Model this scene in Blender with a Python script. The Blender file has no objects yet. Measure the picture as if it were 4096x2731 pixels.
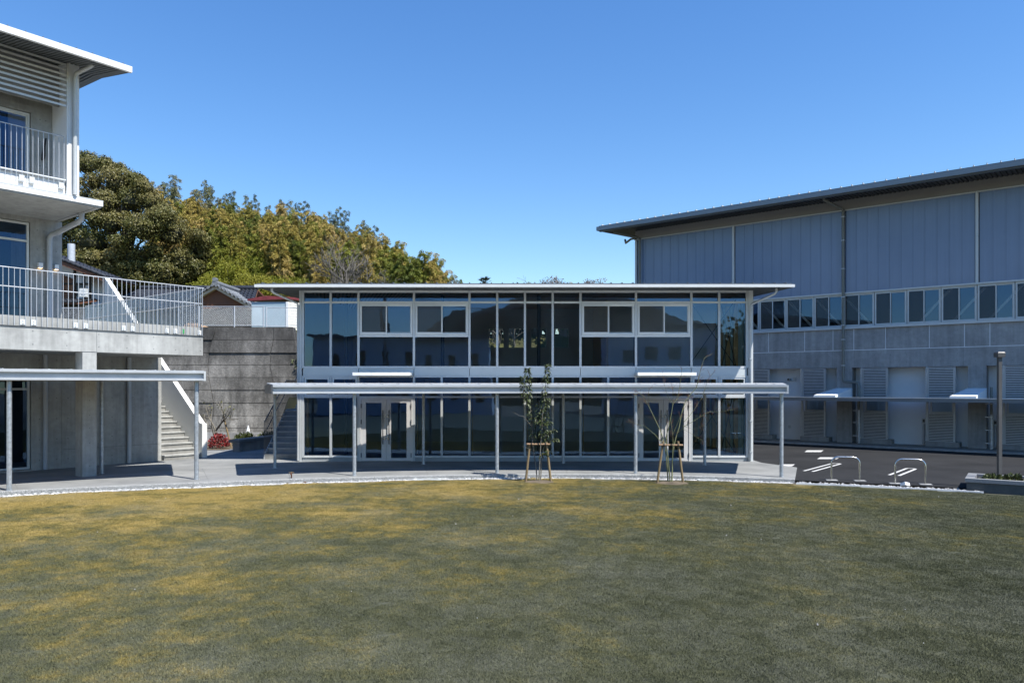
import bpy, math, random
from math import sin, cos, radians, pi, sqrt
from mathutils import Vector, Matrix

SC = bpy.context.scene
COL = SC.collection

# ---------------------------------------------------------------- camera
# photo pixels (4096 wide): focal 3000 px, horizon at y = 1546, eye 2.42 m above the paving
FPX, CX, HY, EYE = 3000.0, 2048.0, 1546.0, 2.42
cam_d = bpy.data.cameras.new('camera')
cam = bpy.data.objects.new('camera', cam_d)
COL.objects.link(cam)
cam.location = (0, 0, EYE)
cam.rotation_euler = (radians(90), 0, 0)
cam_d.sensor_width = 36.0
cam_d.lens = 36.0 * FPX / 4096.0
cam_d.shift_y = (HY - 1365.5) / 4096.0
cam_d.clip_end = 2000.0
cam_d.clip_start = 0.1
SC.camera = cam

# ---------------------------------------------------------------- sky, sun, exposure
SUN_EL, SUN_AZ = radians(57.0), radians(128.5)          # azimuth clockwise from +Y
world = bpy.data.worlds.new('World')
SC.world = world
world.use_nodes = True
wn = world.node_tree
wn.nodes.clear()
sky = wn.nodes.new('ShaderNodeTexSky')
sky.sky_type = 'NISHITA'
sky.sun_disc = False
sky.sun_elevation = SUN_EL
sky.sun_rotation = SUN_AZ
sky.altitude = 0.0
sky.air_density = 1.25
sky.dust_density = 0.0
sky.ozone_density = 5.0
bg = wn.nodes.new('ShaderNodeBackground')
bg.inputs['Strength'].default_value = 0.118
wo = wn.nodes.new('ShaderNodeOutputWorld')
hs_ = wn.nodes.new('ShaderNodeHueSaturation'); hs_.inputs['Saturation'].default_value = 1.22; hs_.inputs['Hue'].default_value = 0.507
wn.links.new(sky.outputs[0], hs_.inputs['Color']); wn.links.new(hs_.outputs[0], bg.inputs[0])
wn.links.new(bg.outputs[0], wo.inputs[0])

sun_d = bpy.data.lights.new('sun', 'SUN')
sun_d.energy = 5.0
sun_d.angle = radians(0.53)
sun_d.color = (1.0, 0.965, 0.905)
sun = bpy.data.objects.new('sun', sun_d)
COL.objects.link(sun)
to_sun = Vector((sin(SUN_AZ) * cos(SUN_EL), cos(SUN_AZ) * cos(SUN_EL), sin(SUN_EL)))
sun.rotation_euler = to_sun.to_track_quat('Z', 'Y').to_euler()
sun.location = (30, -25, 60)

SC.view_settings.view_transform = 'Standard'
SC.view_settings.look = 'None'
SC.view_settings.gamma = 1.0
SC.view_settings.exposure = 0.70
SC.view_settings.use_curve_mapping = False
SC.cycles.use_denoising = True
SC.cycles.max_bounces = 8
SC.cycles.transparent_max_bounces = 24

# ---------------------------------------------------------------- helpers
def at_depth(px, py, Y):
    """photo pixel at a known distance -> (X, Y, Z)"""
    return Vector(((px - CX) * Y / FPX, Y, EYE + (HY - py) * Y / FPX))

def on_ground(px, py, z=0.0):
    Y = FPX * (EYE - z) / (py - HY)
    return Vector(((px - CX) * Y / FPX, Y, z))

class MB:
    """collects faces of one mesh"""
    def __init__(s):
        s.v, s.f, s.sm = [], [], []
    def add(s, vs, fs, smooth=False):
        b = len(s.v)
        s.v.extend([tuple(p) for p in vs])
        for f in fs:
            s.f.append(tuple(b + i for i in f))
            s.sm.append(smooth)
        return s
    def box(s, x0, x1, y0, y1, z0, z1, M=None):
        vs = [(x0, y0, z0), (x1, y0, z0), (x1, y1, z0), (x0, y1, z0), (x0, y0, z1), (x1, y0, z1), (x1, y1, z1), (x0, y1, z1)]
        if M is not None:
            vs = [M @ Vector(p) for p in vs]
        return s.add(vs, [(0, 3, 2, 1), (4, 5, 6, 7), (0, 1, 5, 4), (1, 2, 6, 5), (2, 3, 7, 6), (3, 0, 4, 7)])
    def hexa(s, b, t):
        """b, t: 4 bottom and 4 top corners, counter-clockwise from above"""
        return s.add(list(b) + list(t), [(0, 3, 2, 1), (4, 5, 6, 7), (0, 1, 5, 4), (1, 2, 6, 5), (2, 3, 7, 6), (3, 0, 4, 7)])
    def prism(s, poly, z0, z1):
        n = len(poly)
        vs = [(p[0], p[1], z0) for p in poly] + [(p[0], p[1], z1) for p in poly]
        return s.add(vs, [tuple(reversed(range(n))), tuple(range(n, 2 * n))] + [(i, (i + 1) % n, n + (i + 1) % n, n + i) for i in range(n)])
    def extrude(s, prof, axis_pts, smooth=False):
        """prof: list of (a, b) local profile; axis_pts: function i -> list of world points for ring i"""
        n = len(prof); m = len(axis_pts)
        vs = [p for ring in axis_pts for p in ring]
        fs = []
        for k in range(m - 1):
            for i in range(n):
                j = (i + 1) % n
                fs.append((k * n + i, k * n + j, (k + 1) * n + j, (k + 1) * n + i))
        fs.append(tuple(reversed(range(n)))); fs.append(tuple((m - 1) * n + i for i in range(n)))
        return s.add(vs, fs, smooth)
    def tube(s, pts, r, n=6, cap=True):
        pts = [Vector(p) for p in pts]
        m = len(pts)
        rs = r if isinstance(r, (list, tuple)) else [r] * m
        rings = []
        ref = None
        for i, p in enumerate(pts):
            d = (pts[min(i + 1, m - 1)] - pts[max(i - 1, 0)])
            if d.length < 1e-9: d = Vector((0, 0, 1))
            d.normalize()
            if ref is None:
                ref = Vector((1, 0, 0)) if abs(d.x) < 0.8 else Vector((0, 1, 0))
            a = (ref - d * ref.dot(d))
            if a.length < 1e-6: a = d.orthogonal()
            a.normalize(); b = d.cross(a); ref = a
            rings.append([p + (a * cos(2 * pi * k / n) + b * sin(2 * pi * k / n)) * rs[i] for k in range(n)])
        vs = [q for ring in rings for q in ring]
        fs = [(k * n + i, k * n + (i + 1) % n, (k + 1) * n + (i + 1) % n, (k + 1) * n + i) for k in range(m - 1) for i in range(n)]
        s.add(vs, fs, n > 4)
        if cap:
            s.add(rings[0], [tuple(reversed(range(n)))]); s.add(rings[-1], [tuple(range(n))])
        return s
    def cyl(s, x, y, z0, z1, r, n=12):
        return s.tube([(x, y, z0), (x, y, z1)], r, n)
    def quad(s, a, b, c, d):
        return s.add([a, b, c, d], [(0, 1, 2, 3)])

def me_of(name, mb, mat):
    me = bpy.data.meshes.new(name)
    me.from_pydata(mb.v, [], mb.f)
    me.polygons.foreach_set('use_smooth', mb.sm)
    me.materials.append(mat)
    me.update()
    return me

def obj(name, mb, mat, parent=None, kind=None, label=None):
    o = bpy.data.objects.new(name, mb if isinstance(mb, bpy.types.Mesh) else me_of(name, mb, mat))
    COL.objects.link(o)
    if parent is not None: o.parent = parent
    if kind: o['kind'] = kind
    if label: o['label'] = label
    return o

def tag(o, label, cat, group=None):
    o['label'] = label; o['category'] = cat
    if group: o['group'] = group
    return o

def thing(name, label, cat, loc=(0, 0, 0), rotz=0.0, group=None):
    o = bpy.data.objects.new(name, None)
    o.empty_display_size = 0.2
    COL.objects.link(o)
    o.location = loc; o.rotation_euler = (0, 0, rotz)
    return tag(o, label, cat, group)

def dup(root, loc, rotz=0.0, scale=1.0, label=None, group=None):
    r = root.copy(); COL.objects.link(r)
    r.location = loc; r.rotation_euler = (0, 0, rotz)
    r.scale = scale if isinstance(scale, (tuple, list)) else (scale,) * 3
    if label: r['label'] = label
    if group: r['group'] = group
    for ch in list(root.children):
        c = ch.copy(); COL.objects.link(c); c.parent = r
        for g in ch.children:
            d = g.copy(); COL.objects.link(d); d.parent = c
    return r

# ---------------------------------------------------------------- materials
MATS = {}
def newmat(name):
    m = bpy.data.materials.new(name); m.use_nodes = True
    nt = m.node_tree
    b = nt.nodes['Principled BSDF']
    MATS[name] = m
    return m, nt, b

def noise(nt, scale, detail=4.0, rough=0.55, vec=None, stretch=None):
    g = nt.nodes.new('ShaderNodeNewGeometry')
    src = g.outputs['Position']
    if stretch:
        mp = nt.nodes.new('ShaderNodeMapping'); mp.inputs['Scale'].default_value = stretch
        if len(stretch) == 4: pass
        nt.links.new(src, mp.inputs[0]); src = mp.outputs[0]
    n = nt.nodes.new('ShaderNodeTexNoise')
    n.inputs['Scale'].default_value = scale; n.inputs['Detail'].default_value = detail; n.inputs['Roughness'].default_value = rough
    nt.links.new(src, n.inputs['Vector'])
    return n

def ramp(nt, fac, stops):
    r = nt.nodes.new('ShaderNodeValToRGB')
    el = r.color_ramp.elements
    while len(el) < len(stops): el.new(0.5)
    for e, (p, c) in zip(el, stops):
        e.position = p; e.color = (c[0], c[1], c[2], 1)
    nt.links.new(fac, r.inputs[0])
    return r

def mixc(nt, fac, a, b, mode='MIX'):
    m = nt.nodes.new('ShaderNodeMix'); m.data_type = 'RGBA'; m.blend_type = mode
    for sock, val in ((m.inputs[0], fac), (m.inputs[6], a), (m.inputs[7], b)):
        if isinstance(val, (int, float)): sock.default_value = val
        elif isinstance(val, tuple): sock.default_value = (val[0], val[1], val[2], 1)
        else: nt.links.new(val, sock)
    return m.outputs[2]

def bump(nt, b, h, strength=0.2, dist=0.02):
    n = nt.nodes.new('ShaderNodeBump'); n.inputs['Strength'].default_value = strength; n.inputs['Distance'].default_value = dist
    nt.links.new(h, n.inputs['Height']); nt.links.new(n.outputs[0], b.inputs['Normal'])

def plain(name, col, rough=0.5, metal=0.0, var=0.12, scale=3.0, bmp=0.0, bscale=60.0, stretch=None, spec=None):
    m, nt, b = newmat(name)
    b.inputs['Roughness'].default_value = rough; b.inputs['Metallic'].default_value = metal
    if spec is not None: b.inputs['Specular IOR Level'].default_value = spec
    if var:
        n = noise(nt, scale, 5.0, 0.6, stretch=stretch)
        lo = tuple(c * (1 - var) for c in col); hi = tuple(min(1, c * (1 + var)) for c in col)
        r = ramp(nt, n.outputs[0], [(0.3, lo), (0.7, hi)])
        nt.links.new(r.outputs[0], b.inputs['Base Color'])
        rr = ramp(nt, n.outputs[0], [(0.3, (rough * 0.85,) * 3), (0.7, (min(1, rough * 1.15),) * 3)])
        nt.links.new(rr.outputs[0], b.inputs['Roughness'])
    else:
        b.inputs['Base Color'].default_value = (*col, 1)
    if bmp:
        n2 = noise(nt, bscale, 3.0)
        bump(nt, b, n2.outputs[0], bmp, 0.01)
    return m

def concrete(name, col, dark=0.75, streak=0.35, bmp=0.15):
    """cast concrete: cloudy tone, fine pores, faint vertical water streaks"""
    m, nt, b = newmat(name)
    b.inputs['Roughness'].default_value = 0.8
    n1 = noise(nt, 0.9, 6.0, 0.65); n2 = noise(nt, 7.0, 5.0, 0.6); n3 = noise(nt, 1.0, 4.0, 0.6, stretch=(5.0, 5.0, 0.35))
    c1 = ramp(nt, n1.outputs[0], [(0.28, tuple(c * dark for c in col)), (0.72, tuple(min(1, c * 1.12) for c in col))])
    c2 = ramp(nt, n2.outputs[0], [(0.3, (0.86,) * 3), (0.7, (1.06,) * 3)])
    c3 = ramp(nt, n3.outputs[0], [(0.35, (1 - streak * 0.55,) * 3), (0.6, (1.0,) * 3)])
    o = mixc(nt, 1.0, c1.outputs[0], c2.outputs[0], 'MULTIPLY')
    o = mixc(nt, 1.0, o, c3.outputs[0], 'MULTIPLY')
    nt.links.new(o, b.inputs['Base Color'])
    n4 = noise(nt, 90.0, 3.0)
    bump(nt, b, n4.outputs[0], bmp, 0.006)
    return m

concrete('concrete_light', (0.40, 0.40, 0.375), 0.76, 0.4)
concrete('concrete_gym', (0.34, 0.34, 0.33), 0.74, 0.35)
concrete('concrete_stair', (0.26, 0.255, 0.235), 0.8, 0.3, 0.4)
concrete('concrete_dark', (0.22, 0.225, 0.22), 0.75, 0.3)
plain('render_white', (0.76, 0.77, 0.77), 0.75, 0, 0.05, 1.2)
plain('white_paint', (0.72, 0.72, 0.71), 0.5, 0, 0.03, 2.0)
plain('stair_white', (0.66, 0.655, 0.62), 0.7, 0, 0.05, 1.5)
plain('aluminium', (0.50, 0.52, 0.52), 0.4, 0.1, 0.05, 4.0)
plain('aluminium_bright', (0.60, 0.615, 0.60), 0.4, 0.0, 0.04, 4.0)
plain('door_metal', (0.64, 0.62, 0.60), 0.42, 0.1, 0.04, 4.0)
plain('spandrel', (0.54, 0.57, 0.56), 0.4, 0.0, 0.04, 1.2)
plain('plinth', (0.30, 0.32, 0.325), 0.5, 0.1, 0.1, 2.0)
plain('galvanised', (0.42, 0.45, 0.47), 0.42, 0.55, 0.22, 14.0, 0.05, 40)
plain('galvanised_rail', (0.50, 0.52, 0.54), 0.45, 0.3, 0.10, 9.0)
plain('pipe_grey', (0.42, 0.44, 0.46), 0.4, 0.1, 0.06, 3.0)
plain('pipe_olive', (0.16, 0.165, 0.145), 0.45, 0.1, 0.10, 3.0)
plain('roof_dark', (0.10, 0.115, 0.13), 0.45, 0.35, 0.10, 1.5)
plain('fascia_gym', (0.20, 0.235, 0.265), 0.45, 0.25, 0.06, 1.5)
plain('gym_band', (0.30, 0.295, 0.28), 0.7, 0, 0.06, 1.0)
plain('steel_black', (0.018, 0.018, 0.02), 0.4, 0.3, 0.1, 4.0)
plain('steel_dark', (0.07, 0.075, 0.08), 0.45, 0.3, 0.1, 4.0)
plain('stainless', (0.62, 0.60, 0.56), 0.22, 0.95, 0.05, 12.0)
plain('lamp_brown', (0.085, 0.083, 0.08), 0.5, 0.2, 0.06, 6.0)
plain('interior_wall', (0.58, 0.58, 0.56), 0.8, 0, 0.05, 1.0)
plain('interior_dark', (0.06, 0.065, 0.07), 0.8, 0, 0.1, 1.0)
plain('interior_floor', (0.42, 0.35, 0.25), 0.35, 0, 0.15, 2.0)
plain('curtain', (0.50, 0.56, 0.55), 0.85, 0, 0.05, 2.0)
plain('screen_mesh', (0.085, 0.09, 0.095), 0.9, 0, 0.04, 2.0)
plain('white_stone', (0.46, 0.455, 0.44), 0.85, 0, 0.35, 9.0, 0.2, 60)
plain('granite_cap', (0.21, 0.215, 0.22), 0.55, 0, 0.18, 40.0)
plain('bark_light', (0.17, 0.155, 0.125), 0.9, 0, 0.35, 12.0, 0.4, 40)
plain('bark_green', (0.155, 0.165, 0.075), 0.85, 0, 0.35, 12.0, 0.3, 40)
plain('bark_grey', (0.125, 0.112, 0.095), 0.9, 0, 0.3, 3.0)
plain('bark_dark', (0.035, 0.03, 0.022), 0.95, 0, 0.3, 3.0)
plain('stake_wood', (0.21, 0.15, 0.075), 0.75, 0, 0.25, 6.0, 0.2, 30, stretch=(6, 6, 0.6))
plain('stake_bar', (0.29, 0.18, 0.10), 0.75, 0, 0.2, 8.0)
plain('bamboo_culm', (0.14, 0.14, 0.06), 0.6, 0, 0.3, 2.0)
plain('earth', (0.11, 0.085, 0.055), 0.95, 0, 0.4, 5.0, 0.5, 40)
plain('hill_soil', (0.06, 0.06, 0.018), 0.95, 0, 0.5, 0.6, 0.6, 3)
plain('tile_roof', (0.026, 0.029, 0.036), 0.5, 0.1, 0.25, 3.0)
plain('tile_grey', (0.17, 0.18, 0.19), 0.45, 0.05, 0.25, 5.0)
plain('plaster', (0.62, 0.61, 0.58), 0.8, 0, 0.06, 2.0)
plain('plaster_beige', (0.48, 0.42, 0.32), 0.85, 0, 0.08, 2.0)
plain('timber_red', (0.135, 0.055, 0.028), 0.7, 0, 0.2, 3.0)
plain('red_metal', (0.17, 0.028, 0.03), 0.5, 0.1, 0.2, 4.0)
plain('siding_cream', (0.70, 0.67, 0.58), 0.65, 0, 0.10, 1.5, stretch=(1, 1, 6))
plain('siding_blue', (0.30, 0.40, 0.46), 0.65, 0, 0.08, 1.5)
plain('tan_board', (0.46, 0.29, 0.16), 0.8, 0, 0.12, 2.0)
plain('red_leaf', (0.20, 0.018, 0.018), 0.55, 0, 0.5, 9.0)
plain('timber_post', (0.50, 0.31, 0.12), 0.55, 0, 0.2, 4.0, stretch=(6, 6, 0.5))
plain('kick_wood', (0.40, 0.26, 0.10), 0.55, 0, 0.15, 4.0)
plain('line_white', (0.50, 0.50, 0.49), 0.7, 0, 0.12, 12.0)
plain('green_mark', (0.02, 0.28, 0.06), 0.6, 0, 0.1, 5.0)
plain('distant_white', (0.62, 0.63, 0.64), 0.8, 0, 0.06, 0.5)
plain('glass_dark', (0.02, 0.025, 0.03), 0.08, 0.0, 0.0)
plain('canopy_metal', (0.44, 0.46, 0.47), 0.4, 0.1, 0.08, 2.0)
plain('planter_shade', (0.085, 0.088, 0.085), 0.85, 0, 0.2, 6.0)  # darker copy of the planter concrete, front wall shade put into the colour
plain('canopy_grey', (0.17, 0.18, 0.185), 0.5, 0.1, 0.08, 3.0)
plain('twig_brown', (0.15, 0.125, 0.115), 0.9, 0, 0.3, 3.0)
plain('slat_metal', (0.50, 0.52, 0.53), 0.45, 0.2, 0.1, 5.0)
plain('far_wood', (0.02, 0.024, 0.012), 0.9, 0, 0.4, 0.3)
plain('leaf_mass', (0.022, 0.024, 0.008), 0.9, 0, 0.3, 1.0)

# burnt-cedar boards of the old house
m, nt, b = newmat('cedar_boards')
n = noise(nt, 1.0, 5.0, 0.6, stretch=(4, 4, 0.7)); n2 = noise(nt, 14.0, 3.0, 0.5, stretch=(3, 3, 0.2))
r = ramp(nt, n.outputs[0], [(0.36, (0.03, 0.018, 0.012)), (0.48, (0.17, 0.075, 0.035)), (0.66, (0.36, 0.17, 0.075))])
r2 = ramp(nt, n2.outputs[0], [(0.3, (0.6,) * 3), (0.7, (1.1,) * 3)])
nt.links.new(mixc(nt, 1.0, r.outputs[0], r2.outputs[0], 'MULTIPLY'), b.inputs['Base Color']); b.inputs['Roughness'].default_value = 0.8

# timber ceiling boards
m, nt, b = newmat('ceiling_boards')
w = nt.nodes.new('ShaderNodeTexWave'); w.wave_type = 'BANDS'; w.bands_direction = 'DIAGONAL'; w.inputs['Scale'].default_value = 5.0; w.inputs['Distortion'].default_value = 0.2
g = nt.nodes.new('ShaderNodeNewGeometry'); mp = nt.nodes.new('ShaderNodeMapping'); mp.inputs['Scale'].default_value = (1.0, 0.25, 0.0)
nt.links.new(g.outputs['Position'], mp.inputs[0]); nt.links.new(mp.outputs[0], w.inputs[0])
r = ramp(nt, w.outputs[0], [(0.1, (0.30, 0.13, 0.06)), (0.3, (0.62, 0.33, 0.17)), (0.8, (0.72, 0.40, 0.22))])
nt.links.new(r.outputs[0], b.inputs['Base Color']); b.inputs['Roughness'].default_value = 0.6

ROT_L, ROT_G = math.atan2(0.783, 0.622), math.atan2(-0.630, 0.7766)
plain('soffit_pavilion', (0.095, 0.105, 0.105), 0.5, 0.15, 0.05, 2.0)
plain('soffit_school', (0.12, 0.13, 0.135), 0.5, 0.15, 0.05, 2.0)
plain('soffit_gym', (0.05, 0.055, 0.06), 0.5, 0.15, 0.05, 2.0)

def corrugated(x0, x1, y0, y1, zf, pitch, depth):
    """folded sheet, ribs running along y; zf(y) gives the lower height"""
    mb = MB(); vs = []; fs = []
    n = int((x1 - x0) / pitch)
    xs = []
    for i in range(n):
        a = x0 + i * pitch
        xs += [(a, 0), (a + pitch * 0.5, 0), (a + pitch * 0.58, depth), (a + pitch * 0.92, depth)]
    xs.append((x1, 0))
    for (x, d) in xs:
        vs += [(x, y0, zf(y0) + d), (x, y1, zf(y1) + d)]
    for i in range(len(xs) - 1):
        fs.append((2 * i, 2 * i + 1, 2 * i + 3, 2 * i + 2))
    return mb.add(vs, fs)

def glass(name, ior, tint, wav=0.02):
    m, nt, b = newmat(name)
    nt.nodes.remove(b)
    out = nt.nodes['Material Output']
    fr = nt.nodes.new('ShaderNodeFresnel'); fr.inputs[0].default_value = ior
    tr = nt.nodes.new('ShaderNodeBsdfTransparent'); tr.inputs[0].default_value = (*tint, 1)
    gl = nt.nodes.new('ShaderNodeBsdfGlossy'); gl.inputs['Roughness'].default_value = 0.004; gl.inputs[0].default_value = (0.32, 0.58, 1.0, 1)   # blue low-e coating
    mx = nt.nodes.new('ShaderNodeMixShader')
    nz = noise(nt, 1.6, 2.0)
    bp = nt.nodes.new('ShaderNodeBump'); bp.inputs['Strength'].default_value = wav; bp.inputs['Distance'].default_value = 0.05
    nt.links.new(nz.outputs[0], bp.inputs['Height']); nt.links.new(bp.outputs[0], gl.inputs['Normal'])
    nt.links.new(fr.outputs[0], mx.inputs[0]); nt.links.new(tr.outputs[0], mx.inputs[1]); nt.links.new(gl.outputs[0], mx.inputs[2])
    nt.links.new(mx.outputs[0], out.inputs[0])
    return m
glass('glass', 2.15, (0.88, 0.91, 0.90))
glass('glass_school', 1.75, (0.55, 0.62, 0.66))
glass('glass_clear', 1.5, (0.93, 0.95, 0.94))

# twin-wall polycarbonate sheet
m, nt, b = newmat('polycarbonate')
n = noise(nt, 0.35, 4.0, 0.6); n2 = noise(nt, 1.0, 3.0, 0.5, stretch=(14, 14, 0.25))
r = ramp(nt, n.outputs[0], [(0.3, (0.13, 0.185, 0.29)), (0.7, (0.165, 0.225, 0.335))])
r2 = ramp(nt, n2.outputs[0], [(0.3, (0.93,) * 3), (0.7, (1.04,) * 3)])
nt.links.new(mixc(nt, 1.0, r.outputs[0], r2.outputs[0], 'MULTIPLY'), b.inputs['Base Color'])
b.inputs['Roughness'].default_value = 0.28; b.inputs['Specular IOR Level'].default_value = 0.7

# asphalt
m, nt, b = newmat('asphalt')
n = noise(nt, 0.5, 6.0, 0.6); n2 = noise(nt, 120.0, 2.0)
r = ramp(nt, n.outputs[0], [(0.3, (0.014, 0.0145, 0.0155)), (0.7, (0.028, 0.0285, 0.030))]); r2 = ramp(nt, n2.outputs[0], [(0.3, (0.7,) * 3), (0.75, (1.35,) * 3)])
nt.links.new(mixc(nt, 1.0, r.outputs[0], r2.outputs[0], 'MULTIPLY'), b.inputs['Base Color'])
b.inputs['Roughness'].default_value = 0.85; b.inputs['Specular IOR Level'].default_value = 0.25; bump(nt, b, n2.outputs[0], 0.5, 0.006)

# brushed concrete paving
m, nt, b = newmat('paving')
n = noise(nt, 0.7, 6.0, 0.62); n2 = noise(nt, 90.0, 3.0, 0.6); n3 = noise(nt, 5.0, 5.0, 0.6, stretch=(0.5, 3.0, 1))
r = ramp(nt, n.outputs[0], [(0.3, (0.165, 0.17, 0.168)), (0.7, (0.285, 0.288, 0.28))]); r2 = ramp(nt, n2.outputs[0], [(0.3, (0.8,) * 3), (0.7, (1.12,) * 3)]); r3 = ramp(nt, n3.outputs[0], [(0.3, (0.88,) * 3), (0.65, (1.05,) * 3)])
o = mixc(nt, 1.0, r.outputs[0], r2.outputs[0], 'MULTIPLY'); o = mixc(nt, 1.0, o, r3.outputs[0], 'MULTIPLY')
nt.links.new(o, b.inputs['Base Color']); b.inputs['Roughness'].default_value = 0.85; bump(nt, b, n2.outputs[0], 0.3, 0.004)
# exposed-aggregate kerb
m, nt, b = newmat('kerb_aggregate')
n = noise(nt, 75.0, 3.0, 0.6)
r = ramp(nt, n.outputs[0], [(0.38, (0.09, 0.095, 0.09)), (0.5, (0.24, 0.245, 0.24)), (0.62, (0.5, 0.5, 0.48))])
nt.links.new(r.outputs[0], b.inputs['Base Color']); b.inputs['Roughness'].default_value = 0.9; bump(nt, b, n.outputs[0], 0.6, 0.01)

# old board-formed retaining wall: dark weathering from the top, pale aggregate
m, nt, b = newmat('old_concrete')
n = noise(nt, 0.55, 7.0, 0.7); n2 = noise(nt, 14.0, 5.0, 0.7); n3 = noise(nt, 1.0, 5.0, 0.65, stretch=(2.2, 2.2, 0.35))
r = ramp(nt, n.outputs[0], [(0.30, (0.060, 0.058, 0.053)), (0.5, (0.18, 0.178, 0.17)), (0.72, (0.36, 0.355, 0.34))])
r2 = ramp(nt, n2.outputs[0], [(0.3, (0.55,) * 3), (0.6, (1.0,) * 3), (0.78, (1.5,) * 3)])
r3 = ramp(nt, n3.outputs[0], [(0.33, (0.38,) * 3), (0.6, (1.08,) * 3)])
g = nt.nodes.new('ShaderNodeNewGeometry'); sx = nt.nodes.new('ShaderNodeSeparateXYZ'); nt.links.new(g.outputs['Position'], sx.inputs[0])
ad = nt.nodes.new('ShaderNodeMath'); ad.operation = 'MULTIPLY_ADD'; ad.inputs[1].default_value = 3.0; nt.links.new(n3.outputs[0], ad.inputs[0]); nt.links.new(sx.outputs[2], ad.inputs[2])
mr = nt.nodes.new('ShaderNodeMapRange'); mr.inputs[1].default_value = 2.6; mr.inputs[2].default_value = 6.6; nt.links.new(ad.outputs[0], mr.inputs[0])
st = ramp(nt, mr.outputs[0], [(0.0, (1.35, 1.3, 1.22)), (1.0, (0.55, 0.53, 0.51))])     # lichen grows denser on the upper lifts
o = mixc(nt, 1.0, r.outputs[0], r2.outputs[0], 'MULTIPLY'); o = mixc(nt, 1.0, o, r3.outputs[0], 'MULTIPLY'); o = mixc(nt, 1.0, o, st.outputs[0], 'MULTIPLY')
oi = nt.nodes.new('ShaderNodeObjectInfo'); ro = ramp(nt, oi.outputs['Random'], [(0.0, (0.8,) * 3), (1.0, (1.15,) * 3)])
o = mixc(nt, 1.0, o, ro.outputs[0], 'MULTIPLY')
nt.links.new(o, b.inputs['Base Color']); b.inputs['Roughness'].default_value = 0.95; bump(nt, b, n2.outputs[0], 0.7, 0.03)

def lawn_colour(nt, gain):
    """dormant winter turf: grey green ground tone with straw coloured sods"""
    n1 = noise(nt, 0.38, 7.0, 0.66); n2 = noise(nt, 3.4, 6.0, 0.72); n3 = noise(nt, 22.0, 3.0, 0.6); n4 = noise(nt, 0.12, 3.0, 0.5)
    br = nt.nodes.new('ShaderNodeTexBrick'); br.inputs['Scale'].default_value = 1.0
    br.inputs['Brick Width'].default_value = 0.74; br.inputs['Row Height'].default_value = 0.38; br.inputs['Mortar Size'].default_value = 0.0
    br.inputs['Color1'].default_value = (0.35, 0.35, 0.35, 1); br.inputs['Color2'].default_value = (0.65, 0.65, 0.65, 1); br.inputs['Mortar'].default_value = (0.5, 0.5, 0.5, 1)
    g = nt.nodes.new('ShaderNodeNewGeometry'); mp = nt.nodes.new('ShaderNodeMapping'); mp.inputs['Rotation'].default_value = (0, 0, radians(8))
    nt.links.new(g.outputs['Position'], mp.inputs[0]); nt.links.new(mp.outputs[0], br.inputs[0])
    a = nt.nodes.new('ShaderNodeMath'); a.operation = 'MULTIPLY_ADD'; a.inputs[1].default_value = 0.72; nt.links.new(n2.outputs[0], a.inputs[0]); nt.links.new(n1.outputs[0], a.inputs[2])
    s = nt.nodes.new('ShaderNodeMath'); s.operation = 'MULTIPLY_ADD'; s.inputs[1].default_value = 0.26
    nt.links.new(br.outputs[0], s.inputs[0]); nt.links.new(a.outputs[0], s.inputs[2])
    t = nt.nodes.new('ShaderNodeMath'); t.operation = 'MULTIPLY_ADD'; t.inputs[1].default_value = 0.30; nt.links.new(n3.outputs[0], t.inputs[0]); nt.links.new(s.outputs[0], t.inputs[2])
    k = lambda c: tuple(v * gain for v in c)
    # straw coloured sods are commoner on the far and left side of the lawn, the near right is grey green
    sp = nt.nodes.new('ShaderNodeSeparateXYZ'); nt.links.new(g.outputs['Position'], sp.inputs[0])
    w1 = nt.nodes.new('ShaderNodeMath'); w1.operation = 'MULTIPLY_ADD'; w1.inputs[1].default_value = 0.022; w1.inputs[2].default_value = -0.33; nt.links.new(sp.outputs[1], w1.inputs[0])
    w2 = nt.nodes.new('ShaderNodeMath'); w2.operation = 'MULTIPLY_ADD'; w2.inputs[1].default_value = -0.017; nt.links.new(sp.outputs[0], w2.inputs[0]); nt.links.new(w1.outputs[0], w2.inputs[2])
    w3 = nt.nodes.new('ShaderNodeMath'); w3.operation = 'ADD'; nt.links.new(w2.outputs[0], w3.inputs[0]); nt.links.new(t.outputs[0], w3.inputs[1])
    mr = nt.nodes.new('ShaderNodeMapRange'); mr.inputs[1].default_value = 0.76; mr.inputs[2].default_value = 1.46; nt.links.new(w3.outputs[0], mr.inputs[0])
    r = ramp(nt, mr.outputs[0], [(0.04, k((0.050, 0.054, 0.030))), (0.34, k((0.073, 0.076, 0.042))), (0.50, k((0.098, 0.093, 0.042))), (0.64, k((0.150, 0.122, 0.040))), (0.88, k((0.26, 0.195, 0.066)))])
    # thin top dressing of sand on part of the turf
    n5 = noise(nt, 0.55, 5.0, 0.65); gr = ramp(nt, n5.outputs[0], [(0.46, (0.0,) * 3), (0.70, (0.6,) * 3)])
    n6 = noise(nt, 45.0, 2.0, 0.6); g6 = ramp(nt, n6.outputs[0], [(0.42, (0.15,) * 3), (0.62, (1.0,) * 3)])
    sand = mixc(nt, 1.0, gr.outputs[0], g6.outputs[0], 'MULTIPLY')
    return mixc(nt, sand, r.outputs[0], k((0.17, 0.17, 0.135)))
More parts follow.
